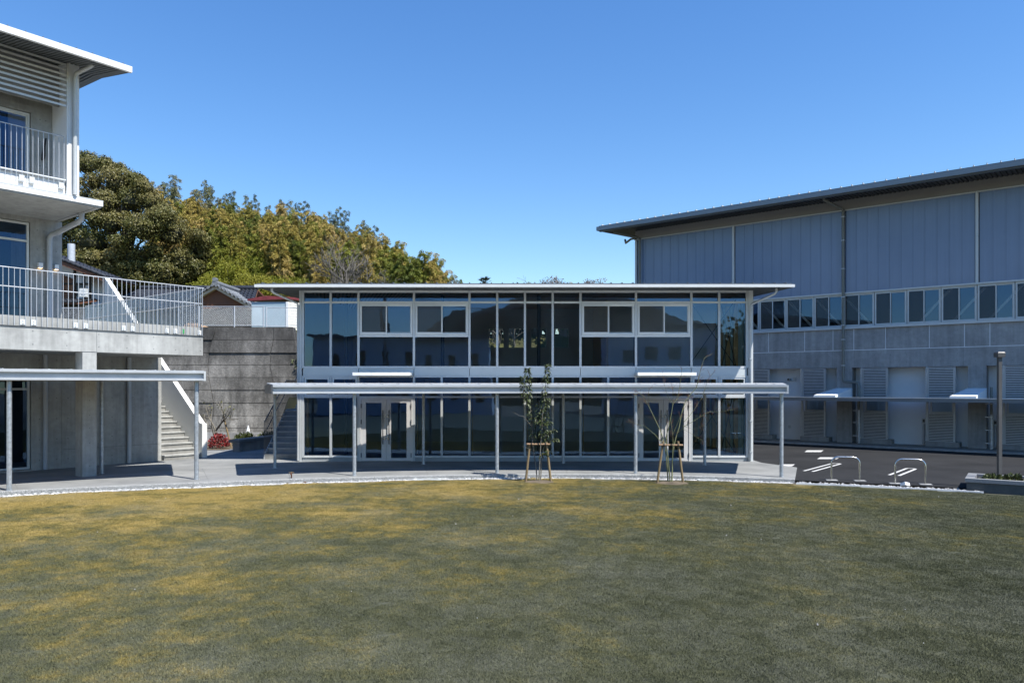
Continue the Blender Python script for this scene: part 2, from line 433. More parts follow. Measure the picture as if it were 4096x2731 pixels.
for nm, gain in (('turf_soil', 0.82), ('grass_blade', 1.42)):
    m, nt, b = newmat(nm)
    col = lawn_colour(nt, gain)
    if nm == 'grass_blade':
        nb = noise(nt, 160.0, 2.0); rb = ramp(nt, nb.outputs[0], [(0.3, (0.72,) * 3), (0.7, (1.28,) * 3)])
        col = mixc(nt, 1.0, col, rb.outputs[0], 'MULTIPLY')
        b.inputs['Roughness'].default_value = 0.75; b.inputs['Specular IOR Level'].default_value = 0.08
    else:
        b.inputs['Roughness'].default_value = 0.95
        nb = noise(nt, 60.0, 4.0); bump(nt, b, nb.outputs[0], 0.9, 0.02)
    nt.links.new(col, b.inputs['Base Color'])

def leafmat(name, cols, rough=0.6, scale=0.7, spec=0.2, trans=0.0):
    m, nt, b = newmat(name)
    n = noise(nt, scale, 3.0, 0.6); n2 = noise(nt, scale * 12, 2.0, 0.5)
    k = len(cols)
    oi = nt.nodes.new('ShaderNodeObjectInfo')
    ma = nt.nodes.new('ShaderNodeMath'); ma.operation = 'MULTIPLY_ADD'; ma.inputs[1].default_value = 0.45; nt.links.new(n2.outputs[0], ma.inputs[0]); nt.links.new(n.outputs[0], ma.inputs[2])
    mb = nt.nodes.new('ShaderNodeMath'); mb.operation = 'MULTIPLY_ADD'; mb.inputs[1].default_value = 0.35; nt.links.new(oi.outputs['Random'], mb.inputs[0]); nt.links.new(ma.outputs[0], mb.inputs[2])
    mr = nt.nodes.new('ShaderNodeMapRange'); mr.inputs[1].default_value = 0.55; mr.inputs[2].default_value = 1.25; nt.links.new(mb.outputs[0], mr.inputs[0])
    r = ramp(nt, mr.outputs[0], [(0.1 + 0.8 * i / (k - 1), c) for i, c in enumerate(cols)])
    nt.links.new(r.outputs[0], b.inputs['Base Color'])
    b.inputs['Roughness'].default_value = rough; b.inputs['Specular IOR Level'].default_value = spec
    return m
leafmat('leaf_oak', [(0.032, 0.044, 0.010), (0.072, 0.078, 0.016), (0.112, 0.102, 0.026), (0.16, 0.135, 0.045)], 0.5, 0.5, 0.3)
leafmat('leaf_bamboo_gold', [(0.13, 0.135, 0.026), (0.225, 0.195, 0.036), (0.31, 0.235, 0.055), (0.36, 0.265, 0.10)], 0.55, 0.35)
leafmat('leaf_bamboo_green', [(0.085, 0.11, 0.018), (0.165, 0.18, 0.026), (0.27, 0.25, 0.042)], 0.55, 0.35)
leafmat('leaf_bamboo_tip', [(0.075, 0.095, 0.045), (0.13, 0.145, 0.07), (0.23, 0.215, 0.13)], 0.5, 0.4)
leafmat('leaf_dark', [(0.02, 0.032, 0.010), (0.04, 0.055, 0.015), (0.075, 0.085, 0.02)], 0.5, 0.5)
leafmat('leaf_lime', [(0.09, 0.11, 0.012), (0.16, 0.17, 0.015), (0.23, 0.20, 0.025)], 0.55, 0.4)
leafmat('leaf_young', [(0.024, 0.034, 0.012), (0.045, 0.062, 0.02), (0.085, 0.095, 0.03)], 0.45, 6.0, 0.3)
leafmat('leaf_pale', [(0.10, 0.11, 0.03), (0.20, 0.19, 0.06)], 0.5, 5.0)
# thin curtain cloth, lit through from behind
m, nt, b = newmat('curtain_cloth')
tl = nt.nodes.new('ShaderNodeBsdfTranslucent'); tl.inputs[0].default_value = (0.55, 0.62, 0.52, 1); df = nt.nodes.new('ShaderNodeBsdfDiffuse'); df.inputs[0].default_value = (0.55, 0.60, 0.52, 1)
mx = nt.nodes.new('ShaderNodeMixShader'); mx.inputs[0].default_value = 0.55
nt.links.new(df.outputs[0], mx.inputs[1]); nt.links.new(tl.outputs[0], mx.inputs[2]); nt.links.new(mx.outputs[0], nt.nodes['Material Output'].inputs[0])
m, nt, b = newmat('lamp_glow')
b.inputs['Base Color'].default_value = (1, .8, .5, 1); b.inputs['Emission Color'].default_value = (1, .62, .28, 1); b.inputs['Emission Strength'].default_value = 3.5
M = MATS
# ================================================================ ground
RNG = random.Random(7)
AX, AY = 1.0, 0.6                       # centre of the round lawn
def ring(a_deg, R):
    a = radians(a_deg)
    return (AX + R * sin(a), AY + R * cos(a))
# kerb radius varies slightly along the curve
KTAB = [(-75, 21.6), (-37.5, 21.1), (-26, 20.35), (-15, 20.12), (-4, 20.15), (7, 20.18), (18.2, 20.12), (22, 20.1), (31, 20.2), (60, 20.2), (100, 20.2)]
def kerbR(a):
    for (a0, r0), (a1, r1) in zip(KTAB, KTAB[1:]):
        if a <= a1:
            t = (a - a0) / (a1 - a0); t = max(0, min(1, t))
            return r0 + (r1 - r0) * t
    return KTAB[-1][1]
END_A = 18.6                            # the walkway ends here, asphalt beyond
LAWN_Z = -0.10
g = MB(); g.quad((-500, -400, -0.22), (500, -400, -0.22), (500, 600, -0.22), (-500, 600, -0.22))
obj('ground', g, M['earth'], kind='structure')

# lawn sheet, gently uneven
def lawn_h(x, y):
    return LAWN_Z + 0.002 * sin(x * 0.55 + 1.3) * cos(y * 0.6)
angs = [(-75 + i * 1.5) for i in range(int(175 / 1.5) + 1)]
mb = MB(); vs = []; fs = []
rad = [0.0, 0.3, 0.55, 0.75, 0.88, 0.95, 1.0]
angf = [(-180 + i * 4) for i in range(91)]
for a in angf:
    for k in rad:
        R = (kerbR(a) if -75 <= a <= 100 else 20.2) - 0.26
        x, y = ring(a, R * k)
        vs.append((x, y, lawn_h(x, y) if k < 1 else LAWN_Z))
nr = len(rad)
for i in range(len(angf) - 1):
    for k in range(nr - 1):
        fs.append((i * nr + k, i * nr + k + 1, (i + 1) * nr + k + 1, (i + 1) * nr + k))
mb.add(vs, fs, True)
obj('lawn', mb, M['turf_soil'], kind='structure')

# grass: patches of blades scattered over the lawn with geometry nodes
def blade_patch(name, n, size, seed):
    r = random.Random(seed); mb = MB()
    for i in range(n):
        x, y = r.uniform(-size, size), r.uniform(-size, size)
        a = r.uniform(0, 2 * pi); h = r.uniform(0.008, 0.022); w = r.uniform(0.0018, 0.0036)
        lx, ly = r.gauss(0, 0.010), r.gauss(0, 0.010)
        dx, dy = cos(a) * w, sin(a) * w
        mb.add([(x - dx, y - dy, 0), (x + dx, y + dy, 0), (x + lx, y + ly, h)], [(0, 1, 2)])
    me = me_of(name, mb, M['grass_blade'])
    return me
pc = bpy.data.collections.new('grass_patches')
for k in range(3):
    po = bpy.data.objects.new('grass_patch', blade_patch('grass_patch', 4200, 0.33, 40 + k))
    pc.objects.link(po)
pts = []
y = 5.2
while y < 20.9:
    x = -0.74 * y - 1.0
    while x < 0.74 * y + 1.0:
        d = sqrt((x - AX) ** 2 + (y - AY) ** 2); a = math.degrees(math.atan2(x - AX, y - AY))
        if d < kerbR(a) - 0.42: pts.append((x + RNG.uniform(-.05, .05), y + RNG.uniform(-.05, .05), lawn_h(x, y) + .002))
        x += 0.54
    y += 0.54
pm = bpy.data.meshes.new('grass'); pm.from_pydata(pts, [], []); pm.update()
go = bpy.data.objects.new('grass', pm); COL.objects.link(go)
tag(go, 'short dormant straw and grey green grass covering the round lawn', 'grass'); go['kind'] = 'stuff'
ng = bpy.data.node_groups.new('grass_scatter', 'GeometryNodeTree')
ng.interface.new_socket('Geometry', in_out='INPUT', socket_type='NodeSocketGeometry'); ng.interface.new_socket('Geometry', in_out='OUTPUT', socket_type='NodeSocketGeometry')
gi = ng.nodes.new('NodeGroupInput'); gout = ng.nodes.new('NodeGroupOutput')
ci = ng.nodes.new('GeometryNodeCollectionInfo'); ci.inputs['Collection'].default_value = pc; ci.inputs['Separate Children'].default_value = True; ci.inputs['Reset Children'].default_value = True
ip = ng.nodes.new('GeometryNodeInstanceOnPoints'); ip.inputs['Pick Instance'].default_value = True
rv = ng.nodes.new('FunctionNodeRandomValue'); rv.data_type = 'FLOAT_VECTOR'; rv.inputs[0].default_value = (0, 0, 0); rv.inputs[1].default_value = (0, 0, 6.283)
ng.links.new(gi.outputs[0], ip.inputs['Points']); ng.links.new(ci.outputs[0], ip.inputs['Instance']); ng.links.new(rv.outputs[0], ip.inputs['Rotation'])
ng.links.new(ip.outputs[0], gout.inputs[0])
md = go.modifiers.new('scatter', 'NODES'); md.node_group = ng

# paved walkway around the lawn
kerb_line = []
a = -75.0
while a < END_A:
    kerb_line.append(ring(a, kerbR(a))); a += 1.2
kerb_line.append(ring(END_A, kerbR(END_A)))
pl = kerb_line + [(8.55, 22.5), (7.95, 23.9), (7.95, 33.5), (-10.2, 36.9), (-40, 36.9), (-40, 10)]
mb = MB(); mb.prism(pl, -0.18, 0.0)
plaza = obj('paved_walkway', mb, M['paving'], kind='structure')
# kerb face of exposed aggregate
mb = MB(); vs = []; fs = []
for (x, y) in kerb_line:
    d = sqrt((x - AX) ** 2 + (y - AY) ** 2); ux, uy = (x - AX) / d, (y - AY) / d
    for (o, z) in ((-0.035, -0.17), (-0.035, -0.012), (-0.022, 0.0015), (0.10, 0.0015)):
        vs.append((x + ux * o, y + uy * o, z))
for i in range(len(kerb_line) - 1):
    for k in range(3):
        fs.append((i * 4 + k, (i + 1) * 4 + k, (i + 1) * 4 + k + 1, i * 4 + k + 1))
mb.add(vs, fs)
obj('kerb', mb, M['kerb_aggregate'], kind='structure')
# saw-cut joints across the walkway
def joint(p, q, w=0.014):
    p, q = Vector((*p, 0)), Vector((*q, 0)); d = (q - p).normalized(); n = Vector((-d.y, d.x, 0)) * w / 2
    mb = MB(); mb.hexa([p - n + Vector((0, 0, -.02)), p + n + Vector((0, 0, -.02)), q + n + Vector((0, 0, -.02)), q - n + Vector((0, 0, -.02))][::-1], [p - n + Vector((0, 0, .0035)), p + n + Vector((0, 0, .0035)), q + n + Vector((0, 0, .0035)), q - n + Vector((0, 0, .0035))][::-1])
    obj('paving_joint', mb, M['concrete_dark'], plaza)
for a in (-36.5, -25.2, -19.6, -9.37, 1.54, 12.38):
    joint(ring(a, kerbR(a) + 0.11), ring(a, 23.3 if a > -20 else 23.9))
arc = [ring(-40 + i * 2, 23.6) for i in range(11)]
for p, q in zip(arc, arc[1:]): joint(p, q)

# white pebbles in the edge strip
def pebbles(name, a0, a1, r0, r1, per_m, seed, zoff=0.0, smin=0.02, smax=0.05):
    r = random.Random(seed); mb = MB()
    tot = int(radians(a1 - a0) * 20.2 * per_m)
    for i in range(tot):
        a = r.uniform(a0, a1); R = kerbR(a) + r.uniform(r0, r1)
        x, y = ring(a, R); s = r.uniform(smin, smax)
        sx, sy, sz = s * r.uniform(.8, 1.5), s * r.uniform(.7, 1.2), s * r.uniform(.5, .9)
        rz = r.uniform(0, pi); M3 = Matrix.Translation((x, y, LAWN_Z + zoff + sz * 0.45)) @ Matrix.Rotation(rz, 4, 'Z') @ Matrix.Rotation(r.uniform(-.5, .5), 4, 'X')
        top = [Vector((sx * cos(t) * .62 * r.uniform(.8, 1.1), sy * sin(t) * .62 * r.uniform(.8, 1.1), sz * r.uniform(.6, .9))) for t in (0.3, 1.5, 2.8, 4.0, 5.3)]
        mid = [Vector((sx * cos(t) * r.uniform(.85, 1.1), sy * sin(t) * r.uniform(.85, 1.1), -.1 * sz)) for t in (0, 1.25, 2.5, 3.77, 5.0)]
        bot = [Vector((p.x * .6, p.y * .6, -sz * .8)) for p in mid]
        vs = [M3 @ p for p in bot + mid + top]
        fs = [(10, 11, 12, 13, 14)] + [(i, (i + 1) % 5, 5 + (i + 1) % 5, 5 + i) for i in range(5)] + [(5 + i, 5 + (i + 1) % 5, 10 + (i + 1) % 5, 10 + i) for i in range(5)]
        mb.add(vs, fs)
    o = obj(name, mb, M['white_stone'], kind='stuff'); return o
tag(pebbles('pebble_strip', -48, 18.4, -0.25, -0.05, 105, 3, -0.012, .016, .04), 'white crushed stone strip between the walkway kerb and the lawn', 'gravel')
g = MB(); vs = []
aa = [-50 + i * 1.5 for i in range(int(101 / 1.5))]
for a in aa:
    vs += [(*ring(a, kerbR(a) - 0.30), LAWN_Z - 0.02), (*ring(a, kerbR(a) + 0.02), LAWN_Z - 0.012)]
g.add(vs, [(2 * i, 2 * i + 2, 2 * i + 3, 2 * i + 1) for i in range(len(aa) - 1)])
obj('edge_strip', g, M['earth'], kind='structure')

# asphalt yard on the right, running up to the gymnasium
asp = [ring(a, kerbR(a) + 0.02) for a in (18.0, 22, 26, 31, 40, 60, 90)] + [(60, 0), (60, 60), (7.9, 60), (7.9, 22.0)]
mb = MB(); mb.add([(x, y, -0.035) for x, y in asp], [tuple(reversed(range(len(asp))))])
obj('asphalt_yard', mb, M['asphalt'], kind='structure')
# low white edging with pebbles between asphalt and lawn
mb = MB(); prof = []
al = [18.65 + i * 0.6 for i in range(21)]
vs = []
for a in al:
    for (o, z) in ((-0.29, -0.14), (-0.29, -0.06), (-0.255, -0.06), (-0.255, -0.14)):
        vs.append((*ring(a, kerbR(a) + o), z))
fs = [(i * 4 + k, i * 4 + 4 + k, i * 4 + 5 + k, i * 4 + 1 + k) for i in range(len(al) - 1) for k in range(3)]
mb.add(vs, fs)
obj('lawn_edging', mb, M['white_paint'], kind='structure')
tag(pebbles('edge_pebbles', 18.7, 30.6, -0.24, -0.02, 55, 5, 0.025, 0.012, 0.03), 'fine white pebbles behind the low edging beside the asphalt', 'gravel')

# painted bay ends (long rounded U) and small marks on the asphalt
GX, GY = Vector((0.7766, -0.630, 0)), Vector((0.630, 0.7766, 0))
def bay_mark(tip, L, w=0.33, lw=0.085):
    t = Vector((tip.x, tip.y, -0.031)); mb = MB()
    pts = []
    for s in (-1,): pass
    outer = []; inner = []
    n = 8
    path_o = [t - GY * L - GX * (w / 2)] + [t - GY * (w / 2) + (-GX * cos(pi * k / n) + GY * sin(pi * k / n)) * (w / 2) for k in range(n + 1)] + [t - GY * L + GX * (w / 2)]
    wi = w - 2 * lw
    path_i = [t - GY * L - GX * (wi / 2)] + [t - GY * (w / 2) + (-GX * cos(pi * k / n) + GY * sin(pi * k / n)) * (wi / 2) for k in range(n + 1)] + [t - GY * L + GX * (wi / 2)]
    m_ = len(path_o)
    mb.add(path_o + path_i, [(i, m_ + i, m_ + i + 1, i + 1) for i in range(m_ - 1)])
    obj('bay_marking', mb, M['line_white'], kind='structure')
bay_mark(on_ground(3350, 1852, -0.03), 2.9)
bay_mark(on_ground(3648, 1872, -0.03), 2.3)
bay_mark(on_ground(3980, 1896, -0.03), 2.6)
for (x0, x1, ya, yb, sk) in ((3218, 3294, 1800, 1807, 10), (3268, 3359, 1828, 1835, 12), (3108, 3180, 1856, 1864, 12), (3020, 3048, 1853, 1862, 12)):
    q = [on_ground(x0 + sk, ya, -0.03), on_ground(x1 - 0, ya, -0.03), on_ground(x1 - sk, yb, -0.03), on_ground(x0, yb, -0.03)]
    mb = MB(); mb.add([(p.x, p.y, -0.031) for p in q][::-1], [(0, 1, 2, 3)])
    obj('ground_marking', mb, M['line_white'], kind='structure')
# concrete apron along the gymnasium
W0 = Vector((15.08, 31.16, 0)) + GX * -12.0
mb = MB(); q = [W0 - GY * 1.15, W0 - GY * 1.15 + GX * 32, W0 + GY * 3 + GX * 32, W0 + GY * 3]
mb.prism([(p.x, p.y) for p in q], -0.1, 0.045)
obj('gym_apron', mb, M['concrete_gym'], kind='structure')
# ================================================================ glazed pavilion
PX, PY = -6.78, 24.36
MOD = 0.9
pav = thing('glass_pavilion', 'two storey glass fronted pavilion with thin flat roof behind the curved walkway', 'building', (PX, PY, 0))
m = M
UPB = [0, 1, 2, 4, 6, 7, 8, 9, 10, 12, 14, 15, 16]
LOB = [0, 1, 2, 4, 5, 6, 7, 8, 9, 10, 11, 12, 14, 15, 16]
WID = 16 * MOD
DEP = 7.4
# frame members
for k in UPB:
    obj('mullion', MB().box(k * MOD - .035, k * MOD + .035, -.05, .07, 3.02, 5.53), m['aluminium'], pav)
for k in LOB:
    obj('mullion', MB().box(k * MOD - .035, k * MOD + .035, -.05, .07, .122 if k not in (2, 4, 12, 14) else .012, 2.772), m['aluminium'], pav)
def transom(x0, x1, z0, z1, y0=-.042, y1=.062):
    obj('transom', MB().box(x0, x1, y0, y1, z0, z1), m['aluminium_bright'] if z1 - z0 < .1 else m['aluminium'], pav)
transom(.036, WID - .036, 3.012, 3.082)
transom(.036, WID - .036, 5.12, 5.182)
transom(.036, WID - .036, 5.468, 5.535)
transom(.036, WID - .036, 2.72, 2.768)
for a, b_ in ((2, 4), (4, 6), (10, 12), (12, 14)):
    transom(a * MOD + .036, b_ * MOD - .036, 4.03, 4.09)
transom(.036, WID - .036, 2.058, 2.11)
for a, b_ in ((0, 2), (4, 12), (14, 16)):
    transom(a * MOD + .036, b_ * MOD - .036, .122, .185)
    obj('plinth', MB().box(a * MOD - .03, b_ * MOD + .03, -.02, .1, 0, .12), m['plinth'], pav)
# spandrel panels
for a in range(0, 16, 2):
    rec = .02 if a in (2, 12) else 0.0
    obj('spandrel_panel', MB().box(a * MOD + .008, (a + 2) * MOD - .008, -.035 + rec, .08, 2.774, 3.008), m['spandrel'], pav)
# corner posts
obj('corner_post', MB().box(-.115, -.04, -.06, .12, 0, 5.53), m['aluminium'], pav)
obj('corner_post', MB().box(WID + .04, WID + .19, -.065, .16, 0, 5.53), m['aluminium_bright'], pav)

def pane(x0, x1, z0, z1, y=0.0, mat='glass', parent=None, name='pane'):
    t = RNG.uniform(-.0016, .0016); t2 = RNG.uniform(-.0012, .0012)
    w, h = (x1 - x0), (z1 - z0)
    mb = MB().quad((x0, y - t * w - t2 * h, z0), (x1, y + t * w - t2 * h, z0), (x1, y + t * w + t2 * h, z1), (x0, y - t * w + t2 * h, z1))
    return obj(name, mb, m[mat], parent or pav)

def slider(x0, x1, z0, z1, parent, y=-.03, fr=.05, light='aluminium_bright', name='window', screen='screen_mesh', glassmat='glass'):
    """two-sash sliding window; left sash stands forward and carries an insect screen"""
    mb = MB()
    mb.box(x0, x1, y - .02, y + .09, z1 - fr, z1); mb.box(x0, x1, y - .02, y + .09, z0, z0 + fr)
    mb.box(x0, x0 + fr, y - .018, y + .088, z0 + fr, z1 - fr); mb.box(x1 - fr, x1, y - .018, y + .088, z0 + fr, z1 - fr)
    w = obj(name, mb, m[light], parent)
    xm = (x0 + x1) / 2
    for (a, b_, yy, nm) in ((x0 + fr * .6, xm + .03, y - .035, 'screen_sash'), (xm - .03, x1 - fr * .8, y + .02, 'sash')):
        s = MB(); t = .038
        s.box(a, b_, yy, yy + .03, z1 - fr - t, z1 - fr + .004); s.box(a, b_, yy, yy + .03, z0 + fr * .7, z0 + fr * .7 + t * 1.4)
        s.box(a, a + t, yy + .001, yy + .029, z0 + fr * .7 + t * 1.4, z1 - fr - t); s.box(b_ - t, b_, yy + .001, yy + .029, z0 + fr * .7 + t * 1.4, z1 - fr - t)
        obj(nm, s, m[light], w)
    pane(xm - .03 + .038, x1 - fr * .8 - .038, z0 + fr * .7 + .05, z1 - fr - .038, y + .035, glassmat, w)
    pane(x0 + fr * .6 + .038, xm, z0 + fr * .7 + .05, z1 - fr - .038, y + .035, glassmat, w)
    a, b_ = x0 + fr * .6 + .038, xm - .008
    obj('insect_screen', MB().quad((a, y - .02, z0 + fr * .7 + .05), (b_, y - .02, z0 + fr * .7 + .05), (b_, y - .02, z1 - fr - .038), (a, y - .02, z1 - fr - .038)), m[screen], w)
    return w

# insect screen: fine mesh that lets part of the view and of the light through
ms, nts, bs = newmat('insect_mesh')
trn = nts.nodes.new('ShaderNodeBsdfTransparent'); dif = nts.nodes.new('ShaderNodeBsdfDiffuse'); dif.inputs[0].default_value = (0.085, 0.09, 0.088, 1)
mx = nts.nodes.new('ShaderNodeMixShader'); mx.inputs[0].default_value = 0.55
nts.links.new(trn.outputs[0], mx.inputs[1]); nts.links.new(dif.outputs[0], mx.inputs[2]); nts.links.new(mx.outputs[0], nts.nodes['Material Output'].inputs[0])

for a, b_ in zip(UPB, UPB[1:]):
    x0, x1 = a * MOD + .036, b_ * MOD - .036
    pane(x0, x1, 5.182, 5.468)
    if b_ - a == 2:
        slider(x0 + .01, x1 - .01, 4.095, 5.115, pav, screen='insect_mesh')
        pane(x0, x1, 3.082, 4.03)
    else:
        pane(x0, x1, 3.082, 5.12)
for a, b_ in zip(LOB, LOB[1:]):
    x0, x1 = a * MOD + .036, b_ * MOD - .036
    if a in (0, 1, 14, 15):           # small top-hung sash over the fixed pane
        s = MB(); t = .055
        s.box(x0 + .01, x1 - .01, -.03, .03, 2.66, 2.716); s.box(x0 + .01, x1 - .01, -.03, .03, 2.115, 2.17)
        s.box(x0 + .01, x0 + .065, -.029, .029, 2.17, 2.66); s.box(x1 - .065, x1 - .01, -.029, .029, 2.17, 2.66)
        w = obj('top_hung_window', s, m['aluminium_bright'], pav)
        pane(x0 + .065, x1 - .065, 2.17, 2.66, 0, 'glass', w)
    else:
        pane(x0, x1, 2.11, 2.72)
    if b_ - a == 1:
        pane(x0, x1, .185, 2.058)

# double doors
def double_door(a):
    x0, x1 = a * MOD + .036, (a + 2) * MOD - .036
    xm = (x0 + x1) / 2
    fr = MB(); fr.box(x0, x0 + .05, -.055, .06, .006, 2.057); fr.box(x1 - .05, x1, -.055, .06, .006, 2.057); fr.box(x0 + .05, x1 - .05, -.055, .06, 2.0, 2.057)
    d = obj('door_frame', fr, m['door_metal'], pav)
    for s, (l, r) in enumerate(((x0 + .054, xm - .004), (xm + .004, x1 - .054))):
        dl = MB(); st = .15
        dl.box(l, l + st, -.035, .02, .012, 1.994); dl.box(r - st, r, -.035, .02, .012, 1.994)
        dl.box(l + st, r - st, -.034, .019, 1.895, 1.994); dl.box(l + st, r - st, -.034, .019, .012, .105)
        leaf = obj('door_leaf', dl, m['door_metal'], pav)
        pane(l + st, r - st, .105, 1.895, -.01, 'glass', leaf)
        hx = (r - .095) if s == 0 else (l + .095)
        h = MB(); h.tube([(hx, -.10, .56), (hx, -.10, 1.66)], .016, 8)
        for z in (.72, 1.5): h.tube([(hx, -.10, z), (hx, -.03, z)], .011, 6)
        obj('pull_handle', h, m['steel_dark'], leaf)
        lk = MB(); lx = (r - .05) if s == 0 else (l + .05)
        for z in (.74, 1.46): lk.box(lx - .022, lx + .022, -.052, -.036, z - .05, z + .05)
        obj('lock_plate', lk, m['stainless'], leaf)
        hg = MB(); ex = l if s == 0 else r
        for z in (.2, 1.28, 1.8): hg.box(ex - .012, ex + .012, -.062, -.036, z - .07, z + .07)
        obj('hinge', hg, m['steel_dark'], leaf)
double_door(2); double_door(12)

# box awnings above the doors
for (a, b_) in ((-5.03 - PX, -3.20 - PX), (3.96 - PX, 5.82 - PX)):
    aw = obj('awning', MB().box(a, b_, -.72, -.036, 2.78, 2.86), m['aluminium'], pav)
    for i in range(3):
        w3 = (b_ - a) / 3
        obj('awning_panel', MB().box(a + i * w3 + .003, a + (i + 1) * w3 - .003, -.735, -.722, 2.77, 2.868), m['white_paint'], aw)

# roof
RX0, RX1, RY0, RY1 = -1.09, 15.42, -1.45, DEP + .9
rz = lambda y: 5.458 + .045 * (y - RY0)
roof = obj('roof', MB().hexa([(RX0 + .05, RY0 + .10, rz(RY0) + .075), (RX1 - .05, RY0 + .10, rz(RY0) + .075), (RX1 - .05, RY1, rz(RY1) + .11), (RX0 + .05, RY1, rz(RY1) + .11)],
                            [(RX0 + .05, RY0 + .10, rz(RY0) + .128), (RX1 - .05, RY0 + .10, rz(RY0) + .128), (RX1 - .05, RY1, rz(RY1) + .17), (RX0 + .05, RY1, rz(RY1) + .17)]), m['roof_dark'], pav)
obj('fascia', MB().box(RX0, RX1, RY0 - .012, RY0 + .10, rz(RY0), rz(RY0) + .083), m['aluminium_bright'], roof)
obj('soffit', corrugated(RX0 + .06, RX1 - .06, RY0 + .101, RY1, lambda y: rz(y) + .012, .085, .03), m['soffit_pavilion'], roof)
for xx in (RX0, RX1 - .05):
    obj('verge', MB().hexa([(xx, RY0 + .101, rz(RY0)), (xx + .05, RY0 + .101, rz(RY0)), (xx + .05, RY1, rz(RY1)), (xx, RY1, rz(RY1))], [(xx, RY0 + .101, rz(RY0) + .1), (xx + .05, RY0 + .101, rz(RY0) + .1), (xx + .05, RY1, rz(RY1) + .14), (xx, RY1, rz(RY1) + .14)]), m['soffit_pavilion'], roof)
x = RX0 + .2
seam = MB().hexa([(-.014, RY0 + .09, rz(RY0) + .12), (.014, RY0 + .09, rz(RY0) + .12), (.014, RY1, rz(RY1) + .16), (-.014, RY1, rz(RY1) + .16)], [(-.014, RY0 + .09, rz(RY0) + .158), (.014, RY0 + .09, rz(RY0) + .158), (.014, RY1, rz(RY1) + .2), (-.014, RY1, rz(RY1) + .2)])
seam_me = me_of('roof_seam', seam, m['roof_dark'])
while x < RX1 - .1:
    o = obj('roof_seam', seam_me, None, roof); o.location.x = x; x += .335
# downpipes
dp = MB(); dp.tube([(-.16, -.03, .02), (-.16, -.03, 5.05), (-.18, -.06, 5.12), (-.62, -1.05, 5.33), (-.66, -1.12, 5.38), (-.66, -1.12, 5.47)], .038, 8)
obj('downpipe', dp, m['aluminium'], pav)
dp = MB(); dp.tube([(WID + .1, -.12, .02), (WID + .1, -.12, 5.0), (WID + .12, -.15, 5.08), (WID + .55, -1.05, 5.3), (WID + .58, -1.1, 5.36), (WID + .58, -1.1, 5.47)], .036, 8)
for z in (.3, 1.3, 2.3, 3.3, 4.3): dp.box(WID + .05, WID + .15, -.165, -.07, z, z + .03)
obj('downpipe', dp, m['aluminium'], pav)

# interior shell
obj('ground_floor', MB().box(.05, WID - .02, .105, DEP - .12, .015, .11), m['interior_floor'], pav)
obj('upper_floor', MB().box(.05, WID - .02, .09, DEP - .12, 2.79, 3.0), m['interior_floor'], pav)
obj('floor_soffit', MB().box(.06, WID - .03, .1, DEP - .13, 2.765, 2.787), m['interior_wall'], pav)
obj('ceiling', MB().hexa([(.02, .08, 5.51), (WID - .02, .08, 5.51), (WID - .02, DEP, 5.70), (.02, DEP, 5.70)], [(.02, .08, 5.53), (WID - .02, .08, 5.53), (WID - .02, DEP, 5.72), (.02, DEP, 5.72)]), m['ceiling_boards'], pav)
# back wall with openings on both floors: list of (x0, x1, z0, z1)
OPEN = [(x0 * 1.0, x0 + .72, 4.02, 4.92) for x0 in (5.75, 6.6, 7.55, 8.5)]
zs = sorted({0.015, 5.72} | {o[2] for o in OPEN} | {o[3] for o in OPEN}); xs = sorted({0.0, WID} | {o[0] for o in OPEN} | {o[1] for o in OPEN})
bw = MB()
for i in range(len(xs) - 1):
    for k in range(len(zs) - 1):
        cx_, cz_ = (xs[i] + xs[i + 1]) / 2, (zs[k] + zs[k + 1]) / 2
        if not any(o[0] < cx_ < o[1] and o[2] < cz_ < o[3] for o in OPEN):
            bw.box(xs[i], xs[i + 1], DEP - .1, DEP + .05, zs[k], zs[k + 1])
obj('back_wall', bw, m['interior_wall'], pav)
for o in OPEN:
    f = MB(); t = .05
    f.box(o[0], o[1], DEP - .11, DEP - .04, o[2], o[2] + t); f.box(o[0], o[1], DEP - .11, DEP - .04, o[3] - t, o[3]); f.box(o[0], o[0] + t, DEP - .109, DEP - .041, o[2] + t, o[3] - t); f.box(o[1] - t, o[1], DEP - .109, DEP - .041, o[2] + t, o[3] - t)
    w = obj('back_window', f, m['aluminium'], pav)
    pane(o[0] + t, o[1] - t, o[2] + t, o[3] - t, DEP - .07, 'glass_clear', w)
obj('side_wall', MB().box(-.03, .04, .13, DEP, 0, 5.7), m['interior_wall'], pav)
